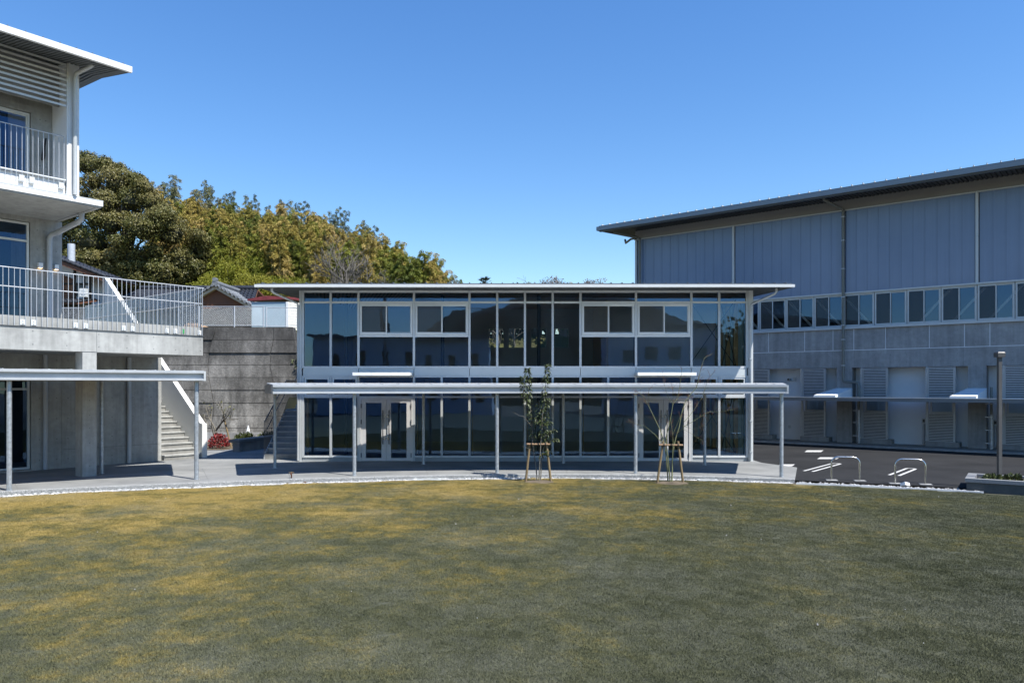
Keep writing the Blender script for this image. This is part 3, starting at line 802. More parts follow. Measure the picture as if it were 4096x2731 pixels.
# glazed end wall with timber posts, light curtains drawn back between them
obj('side_wall', MB().box(WID + .0, WID + .05, .17, DEP, 2.74, 3.06).box(WID, WID + .05, .17, DEP, 0, .16).box(WID, WID + .05, .17, DEP, 5.2, 5.7).box(WID, WID + .05, 6.3, DEP, .16, 2.74).box(WID, WID + .05, 6.3, DEP, 3.06, 5.2), m['interior_wall'], pav)
for k in range(7):
    y0 = .17 + k * .9
    for (z0, z1) in ((.16, 2.74), (3.06, 5.2)):
        obj('timber_post', MB().box(WID - .17, WID - .01, y0 + .66, y0 + .78, z0 - .04, z1 + .02), m['timber_post'], pav)
        w = obj('end_window', MB().box(WID + .002, WID + .048, y0 - .001, y0 + .04, z0, z1), m['aluminium'], pav)
        if k < 6.8: obj('pane', MB().quad((WID + .025, y0 + .04, z0), (WID + .025, min(6.3, y0 + .9), z0), (WID + .025, min(6.3, y0 + .9), z1), (WID + .025, y0 + .04, z1)), m['glass_clear'], w)
        cf = MB(); nfold = 9
        pts_ = [(WID - .07 + (.03 if q % 2 else -.03), y0 + .06 + q * .045) for q in range(nfold)]
        for (xa, ya), (xb, yb_) in zip(pts_, pts_[1:]): cf.quad((xa, ya, z0 + .03), (xb, yb_, z0 + .03), (xb, yb_, z1 - .03), (xa, ya, z1 - .03))
        obj('curtain', cf, m['curtain_cloth'], pav)
for (z0, z1) in ((.2, 2.65), (3.1, 5.3)):
    for (xa, xb) in ((WID - 1.75, WID - .2), (WID - .2, WID - 1.75)):
        obj('brace_rod', MB().tube([(xa, .55, z0), (xb, .55, z1)], .014, 5), m['steel_black'], pav)
    for (ya, yb) in ((.5, 2.2), (2.2, .5)):
        obj('brace_rod', MB().tube([(WID - .2, ya, z0), (WID - .2, yb, z1)], .014, 5), m['steel_black'], pav)
for xx in (1.1, 4.4, 7.7, 11.0):
    for (z0, z1) in ((.11, 2.765), (3.0, 5.53)):
        obj('interior_column', MB().cyl(xx, 1.35, z0, z1, .06, 10), m['steel_dark'], pav)
obj('partition', MB().box(3.0, 3.1, 3.4, DEP - .1, .11, 2.765), m['interior_wall'], pav)
obj('partition', MB().box(10.2, 10.3, 3.0, DEP - .1, 3.0, 5.58), m['timber_post'], pav)
obj('partition', MB().box(10.3, WID - .2, 3.0, 3.1, 3.0, 5.5), m['interior_wall'], pav)
for xx in (3.68, 5.48, 7.28, 3.7 + 5.4):
    obj('timber_edge', MB().box(xx, xx + .03, .12, .2, .12, 2.3), m['timber_post'], pav)
obj('timber_edge', MB().box(.07, .14, .12, .2, .12, 2.3), m['timber_post'], pav)
obj('timber_kick', MB().box(.07, 1.7, .12, .16, .115, .19), m['kick_wood'], pav)
# ================================================================ curved canopies on steel posts
def arc_sweep(prof, a0, a1, n):
    """prof: (radius, z) corners; swept along the ring"""
    rings = []
    for i in range(n + 1):
        a = a0 + (a1 - a0) * i / n
        rings.append([Vector((*ring(a, R), z)) for (R, z) in prof])
    return MB().extrude(prof, rings)

def canopy(name, label, a0, a1, Rf, Rb, zb, zt, front, back, pr, soffit, n):
    """a0..a1 degrees on the ring, Rf/Rb post radii, zb/zt lower and upper height of the channel edge beam"""
    c = thing(name, label, 'canopy', (*ring((a0 + a1) / 2, (Rf + Rb) / 2), 0))
    off = Vector(c.location)
    def put(nm, mb, mt, par=c):
        mb.v = [(p[0] - off.x, p[1] - off.y, p[2]) for p in mb.v]
        return obj(nm, mb, M[mt], par)
    rf, rb = Rf - .22, Rb + .28
    h = zt - zb
    # channel section edge beam, open to the front
    chan = [(rf, zb), (rf + .12, zb), (rf + .12, zt), (rf, zt), (rf, zt - .035), (rf + .085, zt - .045), (rf + .085, zb + .055), (rf, zb + .045)]
    put('edge_beam', arc_sweep(chan, a0, a1, n), 'canopy_metal')
    put('back_beam', arc_sweep([(rb - .1, zb), (rb, zb), (rb, zt + .03), (rb - .1, zt + .03)], a0, a1, n), 'aluminium')
    roof = put('roof_sheet', arc_sweep([(rf + .015, zt + .002), (rb + .03, zt + .055), (rb + .03, zt + .088), (rf + .015, zt + .034)], a0, a1, n), 'canopy_metal')
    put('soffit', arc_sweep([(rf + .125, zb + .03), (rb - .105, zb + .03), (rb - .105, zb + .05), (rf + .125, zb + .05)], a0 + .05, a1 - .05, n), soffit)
    put('end_cap', arc_sweep([(rf + .01, zb - .004), (rb - .02, zb - .004), (rb - .02, zt + .02), (rf + .01, zt + .02)], a0 - .14, a0 - .003, 1), 'steel_dark')
    put('end_cap', arc_sweep([(rf + .01, zb - .004), (rb - .02, zb - .004), (rb - .02, zt + .02), (rf + .01, zt + .02)], a1 + .003, a1 + .14, 1), 'aluminium')
    # flat roof ribs
    k = 0; a = a0 + .6
    rib = []
    while a < a1 - .3:
        put('roof_rib', arc_sweep([(rf + .08, zt + .03), (rb, zt + .082), (rb, zt + .098), (rf + .08, zt + .044)], a, a + .09, 1), 'canopy_metal', roof)
        a += 1.25
    for (R, lst) in ((Rf, front), (Rb, back)):
        for a in lst:
            x, y = ring(a, R)
            p = put('post', MB().cyl(x, y, .004, zb + .06, pr if R == Rf else pr * .92, 16), 'galvanised')
            put('base_collar', MB().cyl(x, y, .002, .012, pr * 1.35, 16), 'galvanised', p)
    return c
canopy('walkway_canopy', 'long curved grey canopy on steel posts in front of the glass pavilion', -20.9, 18.05, 20.49, 23.12, 2.235, 2.445, (-14.95, -3.97, 6.87, 17.7), (-20.35, -9.37, 1.54, 12.38), .05, 'soffit_pavilion', 40)
canopy('walkway_canopy', 'higher curved canopy with brown soffit below the concrete terrace', -48.0, -25.5, 21.12, 23.75, 2.575, 2.80, (-25.95, -37.0), (-31.5, -42.5), .056, 'timber_post', 24)
# ================================================================ concrete school block on the left
# local frame: x along the terrace edge (0 = its right corner), y into the building
SO = Vector((-9.38, 22.76, 0))
sch = thing('school_building', 'three storey concrete school block with white balcony and flat eaves', 'building', SO, ROT_L)
m = M
def sx_at(px, y):
    """local x on the plane y where photo column px falls"""
    k = (px - CX) / FPX
    ux, uy = 0.622, 0.783
    bx_, by_ = SO.x - 0.783 * y, SO.y + 0.622 * y
    return (k * by_ - bx_) / (ux - k * uy)
WX0 = -9.0
# --- ground floor
WY = 2.8
def wall_open(x0, x1, y0, y1, z0, z1, openings, name, mat, parent):
    zs = sorted({z0, z1} | {o[2] for o in openings} | {o[3] for o in openings}); xs = sorted({x0, x1} | {o[0] for o in openings} | {o[1] for o in openings})
    b = MB()
    for i in range(len(xs) - 1):
        for k in range(len(zs) - 1):
            cx_, cz_ = (xs[i] + xs[i + 1]) / 2, (zs[k] + zs[k + 1]) / 2
            if not any(o[0] < cx_ < o[1] and o[2] < cz_ < o[3] for o in openings):
                b.box(xs[i], xs[i + 1], y0, y1, zs[k], zs[k + 1])
    return obj(name, b, m[mat], parent)
def ties(name, pts, y, parent, r=.017):
    b = MB()
    for (x, z) in pts:
        b.tube([(x, y - .004, z), (x, y + .004, z)], r, 8)
    return obj(name, b, m['concrete_dark'], parent, kind='stuff')
dx1 = sx_at(125, WY)
gw = wall_open(WX0, .12, WY, WY + .3, 0, 3.36, [(dx1 - 1.9, dx1, .03, 2.75)], 'ground_wall', 'concrete_light', sch)
obj('ground_wall_end', MB().box(-.18, .119, WY + .3, 10.0, 0, 3.36), m['concrete_light'], sch)
for z in (.55, 2.62):
    for (a, b_) in ((sx_at(255, WY), sx_at(505, WY)), (sx_at(525, WY), .02)):
        obj('form_joint', MB().box(a, b_, WY - .004, WY + .01, z, z + .012), m['concrete_dark'], gw)
for px in (247, 400):
    xx = sx_at(px, WY)
    obj('form_joint', MB().box(xx, xx + .05, WY - .012, WY + .01, .02, 3.3), m['concrete_light'], gw)
tp = []
for px in (158, 227, 272, 448, 532, 604, 650):
    for z in (.28, .88, 1.48, 2.08, 2.62 + .35, 3.2): tp.append((sx_at(px, WY), z))
ties('tie_holes', tp, WY, gw)
def glazed(x0, x1, z0, z1, y, parent, bars=(), tb=(), fr=.06, name='window', mat='aluminium_bright', gmat='glass_school'):
    f = MB()
    f.box(x0, x1, y - .03, y + .06, z0, z0 + fr); f.box(x0, x1, y - .03, y + .06, z1 - fr, z1)
    f.box(x0, x0 + fr, y - .029, y + .059, z0 + fr, z1 - fr); f.box(x1 - fr, x1, y - .029, y + .059, z0 + fr, z1 - fr)
    for b_ in bars: f.box(b_ - fr / 2, b_ + fr / 2, y - .028, y + .058, z0 + fr, z1 - fr)
    for t in tb: f.box(x0 + fr, x1 - fr, y - .027, y + .057, t - fr / 2, t + fr / 2)
    w = obj(name, f, m[mat], parent)
    xs = [x0 + fr] + [b_ for b_ in bars] + [x1 - fr]; zs = [z0 + fr] + list(tb) + [z1 - fr]
    for a, b_ in zip(xs, xs[1:]):
        for c, d in zip(zs, zs[1:]):
            pane(a + (fr / 2 if a in bars else 0), b_ - (fr / 2 if b_ in bars else 0), c + (fr / 2 if c in tb else 0), d - (fr / 2 if d in tb else 0), y + .01, gmat, w)
    return w
glazed(dx1 - 1.88, dx1 - .02, .05, 2.73, WY + .08, sch, bars=(dx1 - .55,), tb=(2.35,), name='ground_door', mat='aluminium')
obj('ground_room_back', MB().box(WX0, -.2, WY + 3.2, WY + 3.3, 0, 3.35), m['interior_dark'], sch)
# square column under the terrace edge
obj('terrace_column', MB().box(-3.41, -3.05, .012, .46, 0, 3.352), m['concrete_light'], sch)
ties('tie_holes', [(-3.23, z) for z in (.28, .9, 1.3, 1.65, 2.05, 2.5)], .012, sch, .014)
for px in (182, 517):
    xx = sx_at(px, WY - .09)
    obj('rain_pipe', MB().cyl(xx, WY - .09, .01, 3.34, .062, 12), m['pipe_grey'], sch)
obj('door_grip', MB().box(sx_at(308, WY - .03) - .012, sx_at(308, WY - .03) + .012, WY - .05, WY - .02, 1.25, 1.72), m['white_paint'], sch)

# --- terrace slab, parapet and railing
slab = obj('terrace_slab', MB().box(WX0, 0, 0, 8.6, 3.36, 3.94), m['concrete_light'], sch)
obj('terrace_kerb', MB().box(WX0, -.06, .06, .24, 3.94, 4.215), m['concrete_light'], slab)
obj('terrace_kerb', MB().box(-.24, -.062, .24, 8.6, 3.94, 4.214), m['concrete_light'], slab)
obj('drip_edge', MB().box(WX0, .03, -.028, .058, 3.942, 3.957), m['steel_dark'], slab)
tp = []
for x in (-.08, -.48, -.85, -1.5, -2.25, -3.0, -3.8, -4.6, -5.4): tp += [(x, 3.5), (x, 3.84)]
ties('tie_holes', tp, 0, slab)
obj('floor_joint', MB().box(-3.06, -3.045, -.002, .01, 3.37, 3.93), m['concrete_dark'], slab)
rail = obj('terrace_railing', MB().tube([(WX0, .01, 5.405), (.035, .01, 5.405)], .014, 6).tube([(WX0, .03, 4.93), (0, .03, 4.93)], .015, 6).tube([(.0, .01, 5.405), (0, 8.3, 5.405)], .016, 6).tube([(-.02, .03, 4.93), (-.02, 8.3, 4.93)], .016, 6), m['galvanised_rail'], slab)
bal = me_of('baluster', MB().box(-.005, .005, -.008, .008, 3.962, 5.40), m['galvanised_rail'])
x = -.01
while x > -6.4:
    o = obj('baluster', bal, None, rail); o.location = (x, .01, 0); x -= .125
bal2 = me_of('baluster', MB().box(-.005, .005, -.030, .030, 3.962, 5.40), m['galvanised'])  # darker metal for the side run, its shade put into the colour
y = .14
while y < 8.3:
    o = obj('baluster', bal2, None, rail); o.location = (0, y, 0); y += .125
brk = me_of('rail_bracket', MB().box(-.06, .06, .03, .059, 3.985, 4.125).tube([(0, .015, 4.03), (0, .03, 4.03)], .018, 6).tube([(0, .015, 4.09), (0, .03, 4.09)], .018, 6), m['aluminium_bright'])
for px in (92, 135, 302, 343, 494, 530, 668, 702, 798):
    o = obj('rail_bracket', brk, None, rail); o.location.x = sx_at(px, .03)
obj('green_tag', MB().box(sx_at(733, .05) - .03, sx_at(733, .05) + .03, .045, .058, 4.0, 4.13), m['green_mark'], rail)

# --- second storey wall on the terrace
W2 = 2.8
x2 = sx_at(248, W2)
d2 = sx_at(121, W2)
w2 = wall_open(WX0, x2, W2, W2 + .3, 3.941, 7.29, [(d2 - 2.2, d2, 4.0, 7.15)], 'upper_wall', 'concrete_light', sch)
obj('upper_wall_end', MB().box(x2 - .3, x2 - .001, W2 + .3, 9, 3.941, 7.29), m['concrete_light'], sch)
glazed(d2 - 2.18, d2 - .02, 4.02, 7.13, W2 + .06, sch, bars=(d2 - 1.1,), tb=(6.60,), name='terrace_door')
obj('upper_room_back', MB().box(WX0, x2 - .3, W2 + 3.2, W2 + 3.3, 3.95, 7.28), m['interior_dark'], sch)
ties('tie_holes', [(sx_at(p, W2), z) for p in (149, 176, 225) for z in (4.5, 5.1, 5.75, 6.4, 6.95)], W2, w2)
pxx = sx_at(198, W2 - .1)
pe = sx_at(298, 1.1)
obj('rain_pipe', MB().tube([(pxx, W2 - .1, 4.0), (pxx, W2 - .1, 6.72), (pxx + .03, W2 - .14, 6.85), (pxx + .12, W2 - .3, 6.9), (-3.05, 1.2, 7.05), (-3.02, 1.05, 7.12), (-3.02, 1.05, 7.30)], .075, 10), m['pipe_grey'], sch)
for px in (161, 225):
    lx = sx_at(px, W2 - .06)
    l = obj('wall_lamp', MB().box(lx - .055, lx + .055, W2 - .12, W2 - .002, 5.86, 6.0), m['white_paint'], sch)
    obj('lamp_lens', MB().box(lx - .04, lx + .04, W2 - .105, W2 - .02, 5.853, 5.859), m['lamp_glow'], l)
# --- balcony slab of the third storey
X3 = -2.93
s3 = obj('balcony_slab', MB().box(WX0, X3, 0, 8.0, 7.29, 7.46), m['concrete_light'], sch)
obj('slab_coping', MB().box(WX0, X3 + .035, -.035, 1.2, 7.462, 7.485), m['aluminium_bright'], s3)
obj('slab_edge', MB().box(WX0, X3 + .03, -.03, -.002, 7.33, 7.46), m['white_paint'], s3)
obj('drip_groove', MB().box(X3 - .13, X3 - .11, .1, 7.9, 7.282, 7.291), m['concrete_dark'], s3)
# fin wall and back wall of the balcony
FX0, FX1 = -3.78, -3.49
obj('fin_wall', MB().box(FX0, FX1, .05, 1.15, 7.486, 11.05), m['render_white'], sch)
obj('fin_face', MB().box(FX0 + .03, FX1 + .004, .028, .049, 7.487, 11.03), m['white_paint'], sch)
w3x = sx_at(124, 1.0)
w3 = wall_open(WX0, FX0 - .001, 1.0, 1.25, 7.486, 11.0, [(w3x - 2.0, w3x, 7.75, 9.72)], 'balcony_wall', 'concrete_light', sch)
obj('gable_wall', MB().box(FX0 - .1, FX1 - .002, 1.16, 8.5, 7.486, 11.15), m['render_white'], sch)
slider(w3x - 1.98, w3x - .02, 7.77, 9.70, sch, y=1.06, name='balcony_window', screen='insect_mesh', glassmat='glass_school')
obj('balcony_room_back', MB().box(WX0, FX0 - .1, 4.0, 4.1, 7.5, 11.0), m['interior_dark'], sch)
ties('tie_holes', [(sx_at(p, 1.0), z) for p in (160, 183) for z in (7.9, 8.35, 9.0, 9.6)], 1.0, w3)
obj('balcony_kerb', MB().box(WX0, FX0 - .02, .12, .26, 7.486, 7.83), m['white_paint'], s3)
rail3 = obj('balcony_railing', MB().tube([(WX0, .05, 9.0), (FX0 - .06, .05, 9.0)], .013, 6).tube([(WX0, .05, 7.62), (FX0 - .06, .05, 7.62)], .011, 6).tube([(WX0, .07, 7.86), (FX0 - .02, .07, 7.86)], .03, 6), m['galvanised_rail'], s3)
b3 = me_of('baluster', MB().box(-.005, .005, -.008, .008, 7.62, 9.0), m['galvanised_rail'])
x = FX0 - .07
while x > -6.6:
    o = obj('baluster', b3, None, rail3); o.location = (x, .05, 0); x -= .122
for px in (87, 128, 246):
    o = obj('rail_bracket', MB().box(-.06, .06, .04, .118, 7.64, 7.78), m['aluminium_bright'], rail3); o.location.x = sx_at(px, .05)
obj('wall_hose_reel', MB().tube([(sx_at(172, .93), .95, 8.5), (sx_at(172, .93), .9, 8.62), (sx_at(178, .93), .92, 8.9), (sx_at(186, .93), .96, 9.12)], [.035, .05, .025, .018], 8), m['steel_black'], sch)
# louvre band under the eaves
for i in range(9):
    z = 9.80 + i * .135
    obj('louvre', MB().hexa([(WX0, .04, z), (FX0 - .015, .04, z), (FX0 - .015, .12, z + .05), (WX0, .12, z + .05)], [(WX0, .04, z + .055), (FX0 - .015, .04, z + .055), (FX0 - .015, .12, z + .075), (WX0, .12, z + .075)]), m['aluminium_bright'], sch)
obj('louvre_backing', MB().box(WX0, FX0 - .02, .5, .53, 9.9, 11.0), m['gym_band'], sch)
# downpipe on the fin
obj('downpipe', MB().tube([(-3.62, -.05, 7.5), (-3.62, -.05, 10.6), (-3.60, -.10, 10.72), (-3.42, -.45, 10.85), (-3.38, -.55, 10.9), (-3.37, -.56, 11.0)], .055, 10), m['aluminium'], sch)
# roof
EX, EY = -2.66, -1.2
zr = lambda y: 10.755 + .16 * (y - EY) if y < .6 else 11.043 + .05 * (y - .6)
rf = obj('roof', MB().hexa([(WX0, EY + .08, zr(EY) + .12), (EX - .06, EY + .08, zr(EY) + .12), (EX - .06, .6, zr(.6) + .12), (WX0, .6, zr(.6) + .12)], [(WX0, EY + .08, zr(EY) + .17), (EX - .06, EY + .08, zr(EY) + .17), (EX - .06, .6, zr(.6) + .17), (WX0, .6, zr(.6) + .17)]).hexa([(WX0, .6, zr(.6) + .12), (EX - .06, .6, zr(.6) + .12), (EX - .06, 9.5, zr(9.5) + .12), (WX0, 9.5, zr(9.5) + .12)], [(WX0, .6, zr(.6) + .17), (EX - .06, .6, zr(.6) + .17), (EX - .06, 9.5, zr(9.5) + .17), (WX0, 9.5, zr(9.5) + .17)]), m['roof_dark'], sch)
obj('fascia', MB().box(WX0, EX, EY - .01, EY + .08, zr(EY), zr(EY) + .155), m['white_paint'], rf)
obj('soffit', corrugated(WX0, EX - .05, EY + .081, .6, lambda y: zr(y) + .01, .1, .035), m['soffit_school'], rf)
obj('soffit', corrugated(FX1 - .2, EX - .05, .601, 9.4, lambda y: zr(y) + .01, .1, .035), m['soffit_school'], rf)
obj('verge', MB().hexa([(EX - .05, EY + .081, zr(EY) + .02), (EX - .005, EY + .081, zr(EY) + .02), (EX - .005, .6, zr(.6) + .02), (EX - .05, .6, zr(.6) + .02)], [(EX - .05, EY + .081, zr(EY) + .15), (EX - .005, EY + .081, zr(EY) + .15), (EX - .005, .6, zr(.6) + .18), (EX - .05, .6, zr(.6) + .18)]).hexa([(EX - .05, .6, zr(.6) + .02), (EX - .005, .6, zr(.6) + .02), (EX - .005, 9.5, zr(9.5) + .02), (EX - .05, 9.5, zr(9.5) + .02)], [(EX - .05, .6, zr(.6) + .18), (EX - .005, .6, zr(.6) + .18), (EX - .005, 9.5, zr(9.5) + .18), (EX - .05, 9.5, zr(9.5) + .18)]), m['steel_dark'], rf)
sm_ = me_of('roof_seam', MB().box(-.012, .012, EY + .06, EY + .4, zr(EY) + .16, zr(EY) + .21), m['roof_dark'])
x = EX - .2
while x > -6.6:
    o = obj('roof_seam', sm_, None, rf); o.location.x = x; x -= .38

# ---------------------------------------------------------------- concrete stair beside the school
st = thing('concrete_staircase', 'pale concrete stair with white sloping parapet climbing beside the school terrace', 'stairs', SO, ROT_L)
RIS, TRD, SY = .173, .272, 2.62
for n in range(22):
    z0, z1 = (n * RIS if n < 3 else (n - 3) * RIS), (n + 1) * RIS
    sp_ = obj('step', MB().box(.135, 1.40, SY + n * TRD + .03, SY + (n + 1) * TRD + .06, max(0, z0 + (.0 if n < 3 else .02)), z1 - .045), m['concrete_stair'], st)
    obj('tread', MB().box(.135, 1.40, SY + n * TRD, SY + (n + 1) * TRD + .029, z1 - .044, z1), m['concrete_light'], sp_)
sl = (6.8 - 1.18) / (10.03 - 2.75)
prof = [(2.58, 0.0), (2.58, 1.16), (2.72, 1.18), (10.03, 6.8), (10.03, 5.2), (4.0, .3), (4.0, 0.0)]
pb = MB(); n = len(prof)
for (a, b_) in ((1.41, 1.59),):
    vs = [(a, y, z) for y, z in prof] + [(b_, y, z) for y, z in prof]
    pb.add(vs, [tuple(range(n)), tuple(reversed(range(n, 2 * n)))] + [(i, n + i, n + (i + 1) % n, (i + 1) % n) for i in range(n)])
obj('parapet', pb, m['stair_white'], st)
# ================================================================ gymnasium on the right
GO = Vector((15.08, 31.16, 0)) + GX * -11.316
gym = thing('gymnasium', 'large gymnasium clad in blue translucent sheets above a concrete base', 'building', GO, ROT_G)
m = M
GL = 24.6
POSTS = [0.06, 5.21, 10.07, 14.95, 19.82, GL]
ZS, ZW0, ZW1, ZP0, ZP1 = 4.86, 4.95, 6.33, 6.40, 9.88
# core volume behind the cladding
obj('core_wall', MB().box(.02, GL, .12, .3, 6.34, 10.4), m['steel_dark'], gym)
obj('end_wall', MB().box(0, .15, .31, 18, 0, 10.4), m['fascia_gym'], gym)
obj('eaves_band', MB().box(.0, GL, .02, .11, ZP1 + .05, 10.42), m['gym_band'], gym)
# polycarbonate panels
for a, b_ in zip(POSTS, POSTS[1:]):
    n = 11
    w = (b_ - a - .16) / n
    for i in range(n):
        x0 = a + .08 + i * w
        obj('cladding_panel', MB().box(x0 + .004, x0 + w - .012, .02, .06, ZP0 + .02, ZP1), m['polycarbonate'], gym)
        obj('panel_seam', MB().box(x0 + w - .016, x0 + w + .006, .006, .05, ZP0 + .02, ZP1), m['polycarbonate'], gym)
for i, x in enumerate(POSTS[:-1]):
    obj('facade_post', MB().box(x - .05, x + .05, -.05, .1, ZP0 + .015, 8.2 - .008).box(x - .05, x + .05, -.05, .1, 8.2, ZP1), m['aluminium'] if i else m['aluminium'], gym)
obj('top_flashing', MB().box(-.03, GL, -.06, .1, ZP1 + .002, ZP1 + .05), m['aluminium'], gym)
obj('panel_sill', MB().box(-.02, GL, -.07, .1, ZP0 - .05, ZP0 + .012), m['aluminium'], gym)
# ribbon windows, each a two-sash slider
for a, b_ in zip(POSTS, POSTS[1:]):
    for i in range(4):
        w = (b_ - a) / 4
        slider(a + i * w + .012, a + (i + 1) * w - .012, ZW0, ZW1 + .015, gym, y=.03, fr=.045, light='aluminium', screen='insect_mesh', glassmat='glass')
obj('window_sill', MB().box(-.02, GL, -.09, .12, ZS, ZW0 - .004), m['aluminium'], gym)
for x in [p + k * 1.22 for p in POSTS[:-1] for k in range(4)]:
    s = 1 if int(x * 10) % 2 else -1
    obj('inner_brace', MB().tube([(x, .8, 4.7), (x + s * 1.9, .8, 6.9)], .05, 6), m['white_paint'], gym)
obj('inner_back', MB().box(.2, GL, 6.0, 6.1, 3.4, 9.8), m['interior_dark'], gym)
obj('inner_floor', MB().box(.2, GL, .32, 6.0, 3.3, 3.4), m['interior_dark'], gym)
# concrete storey: upper band, pilasters and recessed bays
band = obj('concrete_band', MB().box(.0, GL, 0, .3, 3.22, ZS - .002), m['concrete_gym'], gym)
obj('groove', MB().box(0, GL, -.004, .01, 3.95, 3.972), m['render_white'], band)
for x in [p + d for p in POSTS[1:-1] for d in (-.42, .42, 1.65, 3.25)] + [1.2, 2.6, 4.1]:
    obj('groove', MB().box(x - .009, x + .009, -.004, .01, 3.974, ZS - .01), m['render_white'], band)
for x in [p + d for p in POSTS[1:-1] for d in (-.45, .45)]:
    obj('groove', MB().box(x - .005, x + .005, -.003, .01, 3.24, 3.948), m['concrete_dark'], band)
tp = []
x = .5
while x < GL:
    tp += [(x, 3.42), (x, 3.72), (x, 4.15), (x, 4.65)]; x += .6
ties('tie_holes', tp, 0, band, .016)
def gx_at(px, y):
    k = (px - CX) / FPX
    ux, uy = 0.7766, -0.630
    bx_, by_ = GO.x + 0.630 * y, GO.y + 0.7766 * y
    return (k * by_ - bx_) / (ux - k * uy)
PIL = [(gx_at(3347, 0), gx_at(3408, 0)), (gx_at(3872, 0), gx_at(3945.5, 0))]
step = PIL[1][0] - PIL[0][0]
PIL = [(PIL[0][0] - step, PIL[0][1] - step)] + PIL + [(PIL[1][0] + step, PIL[1][1] + step)]
for (a, b_) in PIL:
    p = obj('pilaster', MB().box(a, b_, .003, .62, .04, 3.22), m['concrete_gym'], gym)
    ties('tie_holes', [(xx, z) for xx in (a + .08, b_ - .08) for z in (.35, 1.0, 1.6, 2.2, 2.8)], .003, p, .014)
    # sloping hood in front of the pilaster
    obj('pilaster_hood', MB().hexa([(a - .30, -2.20, 1.98), (b_ - .05, -2.20, 1.98), (b_ + .02, .0, 1.98), (a - .02, .0, 1.98)], [(a - .27, -2.20, 2.08), (b_ - .05, -2.20, 2.08), (b_ + .02, .0, 2.36), (a - .02, .0, 2.36)]), m['render_white'], p)
obj('recess_wall', MB().box(.1, GL, .58, .7, .04, 3.3), m['render_white'], gym)
# louvre screens
def screen(x0, x1, tag_=None):
    fr = MB()
    for xx in (x0 + .02, x1 - .09):
        fr.box(xx, xx + .07, .02, .1, .25, 3.30 if xx < x0 + .1 else 3.16)
    s = obj('louvre_screen', fr, m['slat_metal'], gym)
    wd = x1 - x0
    me = me_of('slat', MB().box(x0, x1, -.04, .018, 0, .031), m['slat_metal'])
    obj('gap_shade_panel', MB().box(x0 + .1, x1 - .1, .125, .14, 1.93, 3.15).box(x0 + .1, x1 - .1, .125, .14, .26, 1.34), m['interior_dark'], gym)  # dark panels added close behind the slats to deepen the shade in the gaps
    for z in [.25 + i * .062 for i in range(18)] + [1.92 + i * .065 for i in range(20)]:
        o = obj('slat', me, None, s); o.location.z = z
    obj('base_block', MB().box(x0 - .02, x1 + .12, .0, .55, .046, .235), m['concrete_gym'], gym)
    glazed(x0 + .12, x1 - .1, 1.36, 1.88, .3, gym, name='ground_window', mat='aluminium')
for (pa, pb_) in ((3005, 3078), (3202, 3303), (3441, 3552), (3702, 3823)):
    screen(gx_at(pa, 0), gx_at(pb_, 0))
xa = gx_at(4008, 0); screen(xa, xa + 1.05)
# drain pipes of the gym
for i, px in enumerate((3373,)):
    x = gx_at(px, -.12)
    obj('downpipe', MB().tube([(x - .45, -1.35, 10.3), (x - .44, -1.32, 10.18), (x - .08, -.3, 9.98), (x, -.15, 9.9), (x, -.13, 9.7), (x, -.13, 2.75), (x + .02, -.13, 2.66), (x + .09, -.13, 2.63), (x + .52, -.13, 2.6), (x + .60, -.13, 2.56), (x + .62, -.13, 2.45), (x + .62, -.13, 1.45)], .055, 8), m['pipe_olive'], gym)
    obj('drain_pipe', MB().tube([(x + .62, -.13, .05), (x + .62, -.13, 1.449)], .06, 10), m['galvanised'], gym)
    for z in (3.3, 4.4, 5.0, 6.2, 7.4, 8.6, 9.6): obj('pipe_clip', MB().box(x - .07, x + .07, -.20, -.05, z, z + .035), m['galvanised_rail'], gym)
    for z in (.35, .9, 1.4, 1.9): obj('pipe_clip', MB().box(x + .40, x + .70, -.205, -.10, z, z + .03), m['galvanised_rail'], gym)
x = gx_at(3965, -.12)
obj('drain_pipe', MB().tube([(x, -.1, .05), (x, -.1, 1.35)], .055, 10), m['galvanised'], gym)
obj('drain_pipe', MB().tube([(x, -.1, 1.36), (x, -.1, 2.4)], .045, 8), m['pipe_olive'], gym)
for z in (.25, .75, 1.25, 1.75): obj('pipe_clip', MB().box(x - .2, x + .08, -.16, -.05, z, z + .03), m['galvanised_rail'], gym)
x = .33
obj('downpipe', MB().tube([(x - .75, -1.45, 10.25), (x - .72, -1.4, 10.1), (x - .1, -.3, 9.98), (x, -.16, 9.9), (x, -.14, 9.75), (x, -.14, 5.0)], .055, 8), m['pipe_olive'], gym)
obj('downpipe', MB().tube([(-.95, .6, 10.12), (-.85, .5, 9.92), (-.2, -.1, 9.95), (.1, -.12, 9.95)], .055, 8), m['pipe_olive'], gym)
# small fittings on the recessed wall
fx = gx_at(3163, .5)
obj('security_camera', MB().tube([(fx - .06, .40, 2.74), (fx - .06, .56, 2.74)], .07, 12).tube([(fx - .06, .34, 2.74), (fx - .06, .41, 2.74)], .055, 12).box(fx + .12, fx + .2, .5, .577, 2.68, 2.84).tube([(fx - .04, .55, 2.72), (fx + .05, .56, 2.66), (fx + .13, .56, 2.72)], .012, 5), m['aluminium'], gym)
obj('camera_lens', MB().tube([(fx - .06, .335, 2.74), (fx - .06, .339, 2.74)], .045, 12), m['steel_black'], gym)
for px in (3694, 3980):
    x = gx_at(px, .4)
    v = obj('meter_box', MB().box(x - .07, x + .09, .4, .577, .92, 1.14), m['aluminium'], gym)
    obj('meter_dial', MB().box(x - .03, x + .05, .385, .399, .98, 1.1), m['steel_black'], v)
    obj('meter_pipe', MB().tube([(x, .5, .92), (x, .5, .35), (x, .45, .1)], .05, 8).tube([(x + .08, .5, .92), (x + .08, .5, .4)], .03, 6), m['pipe_grey'], gym)
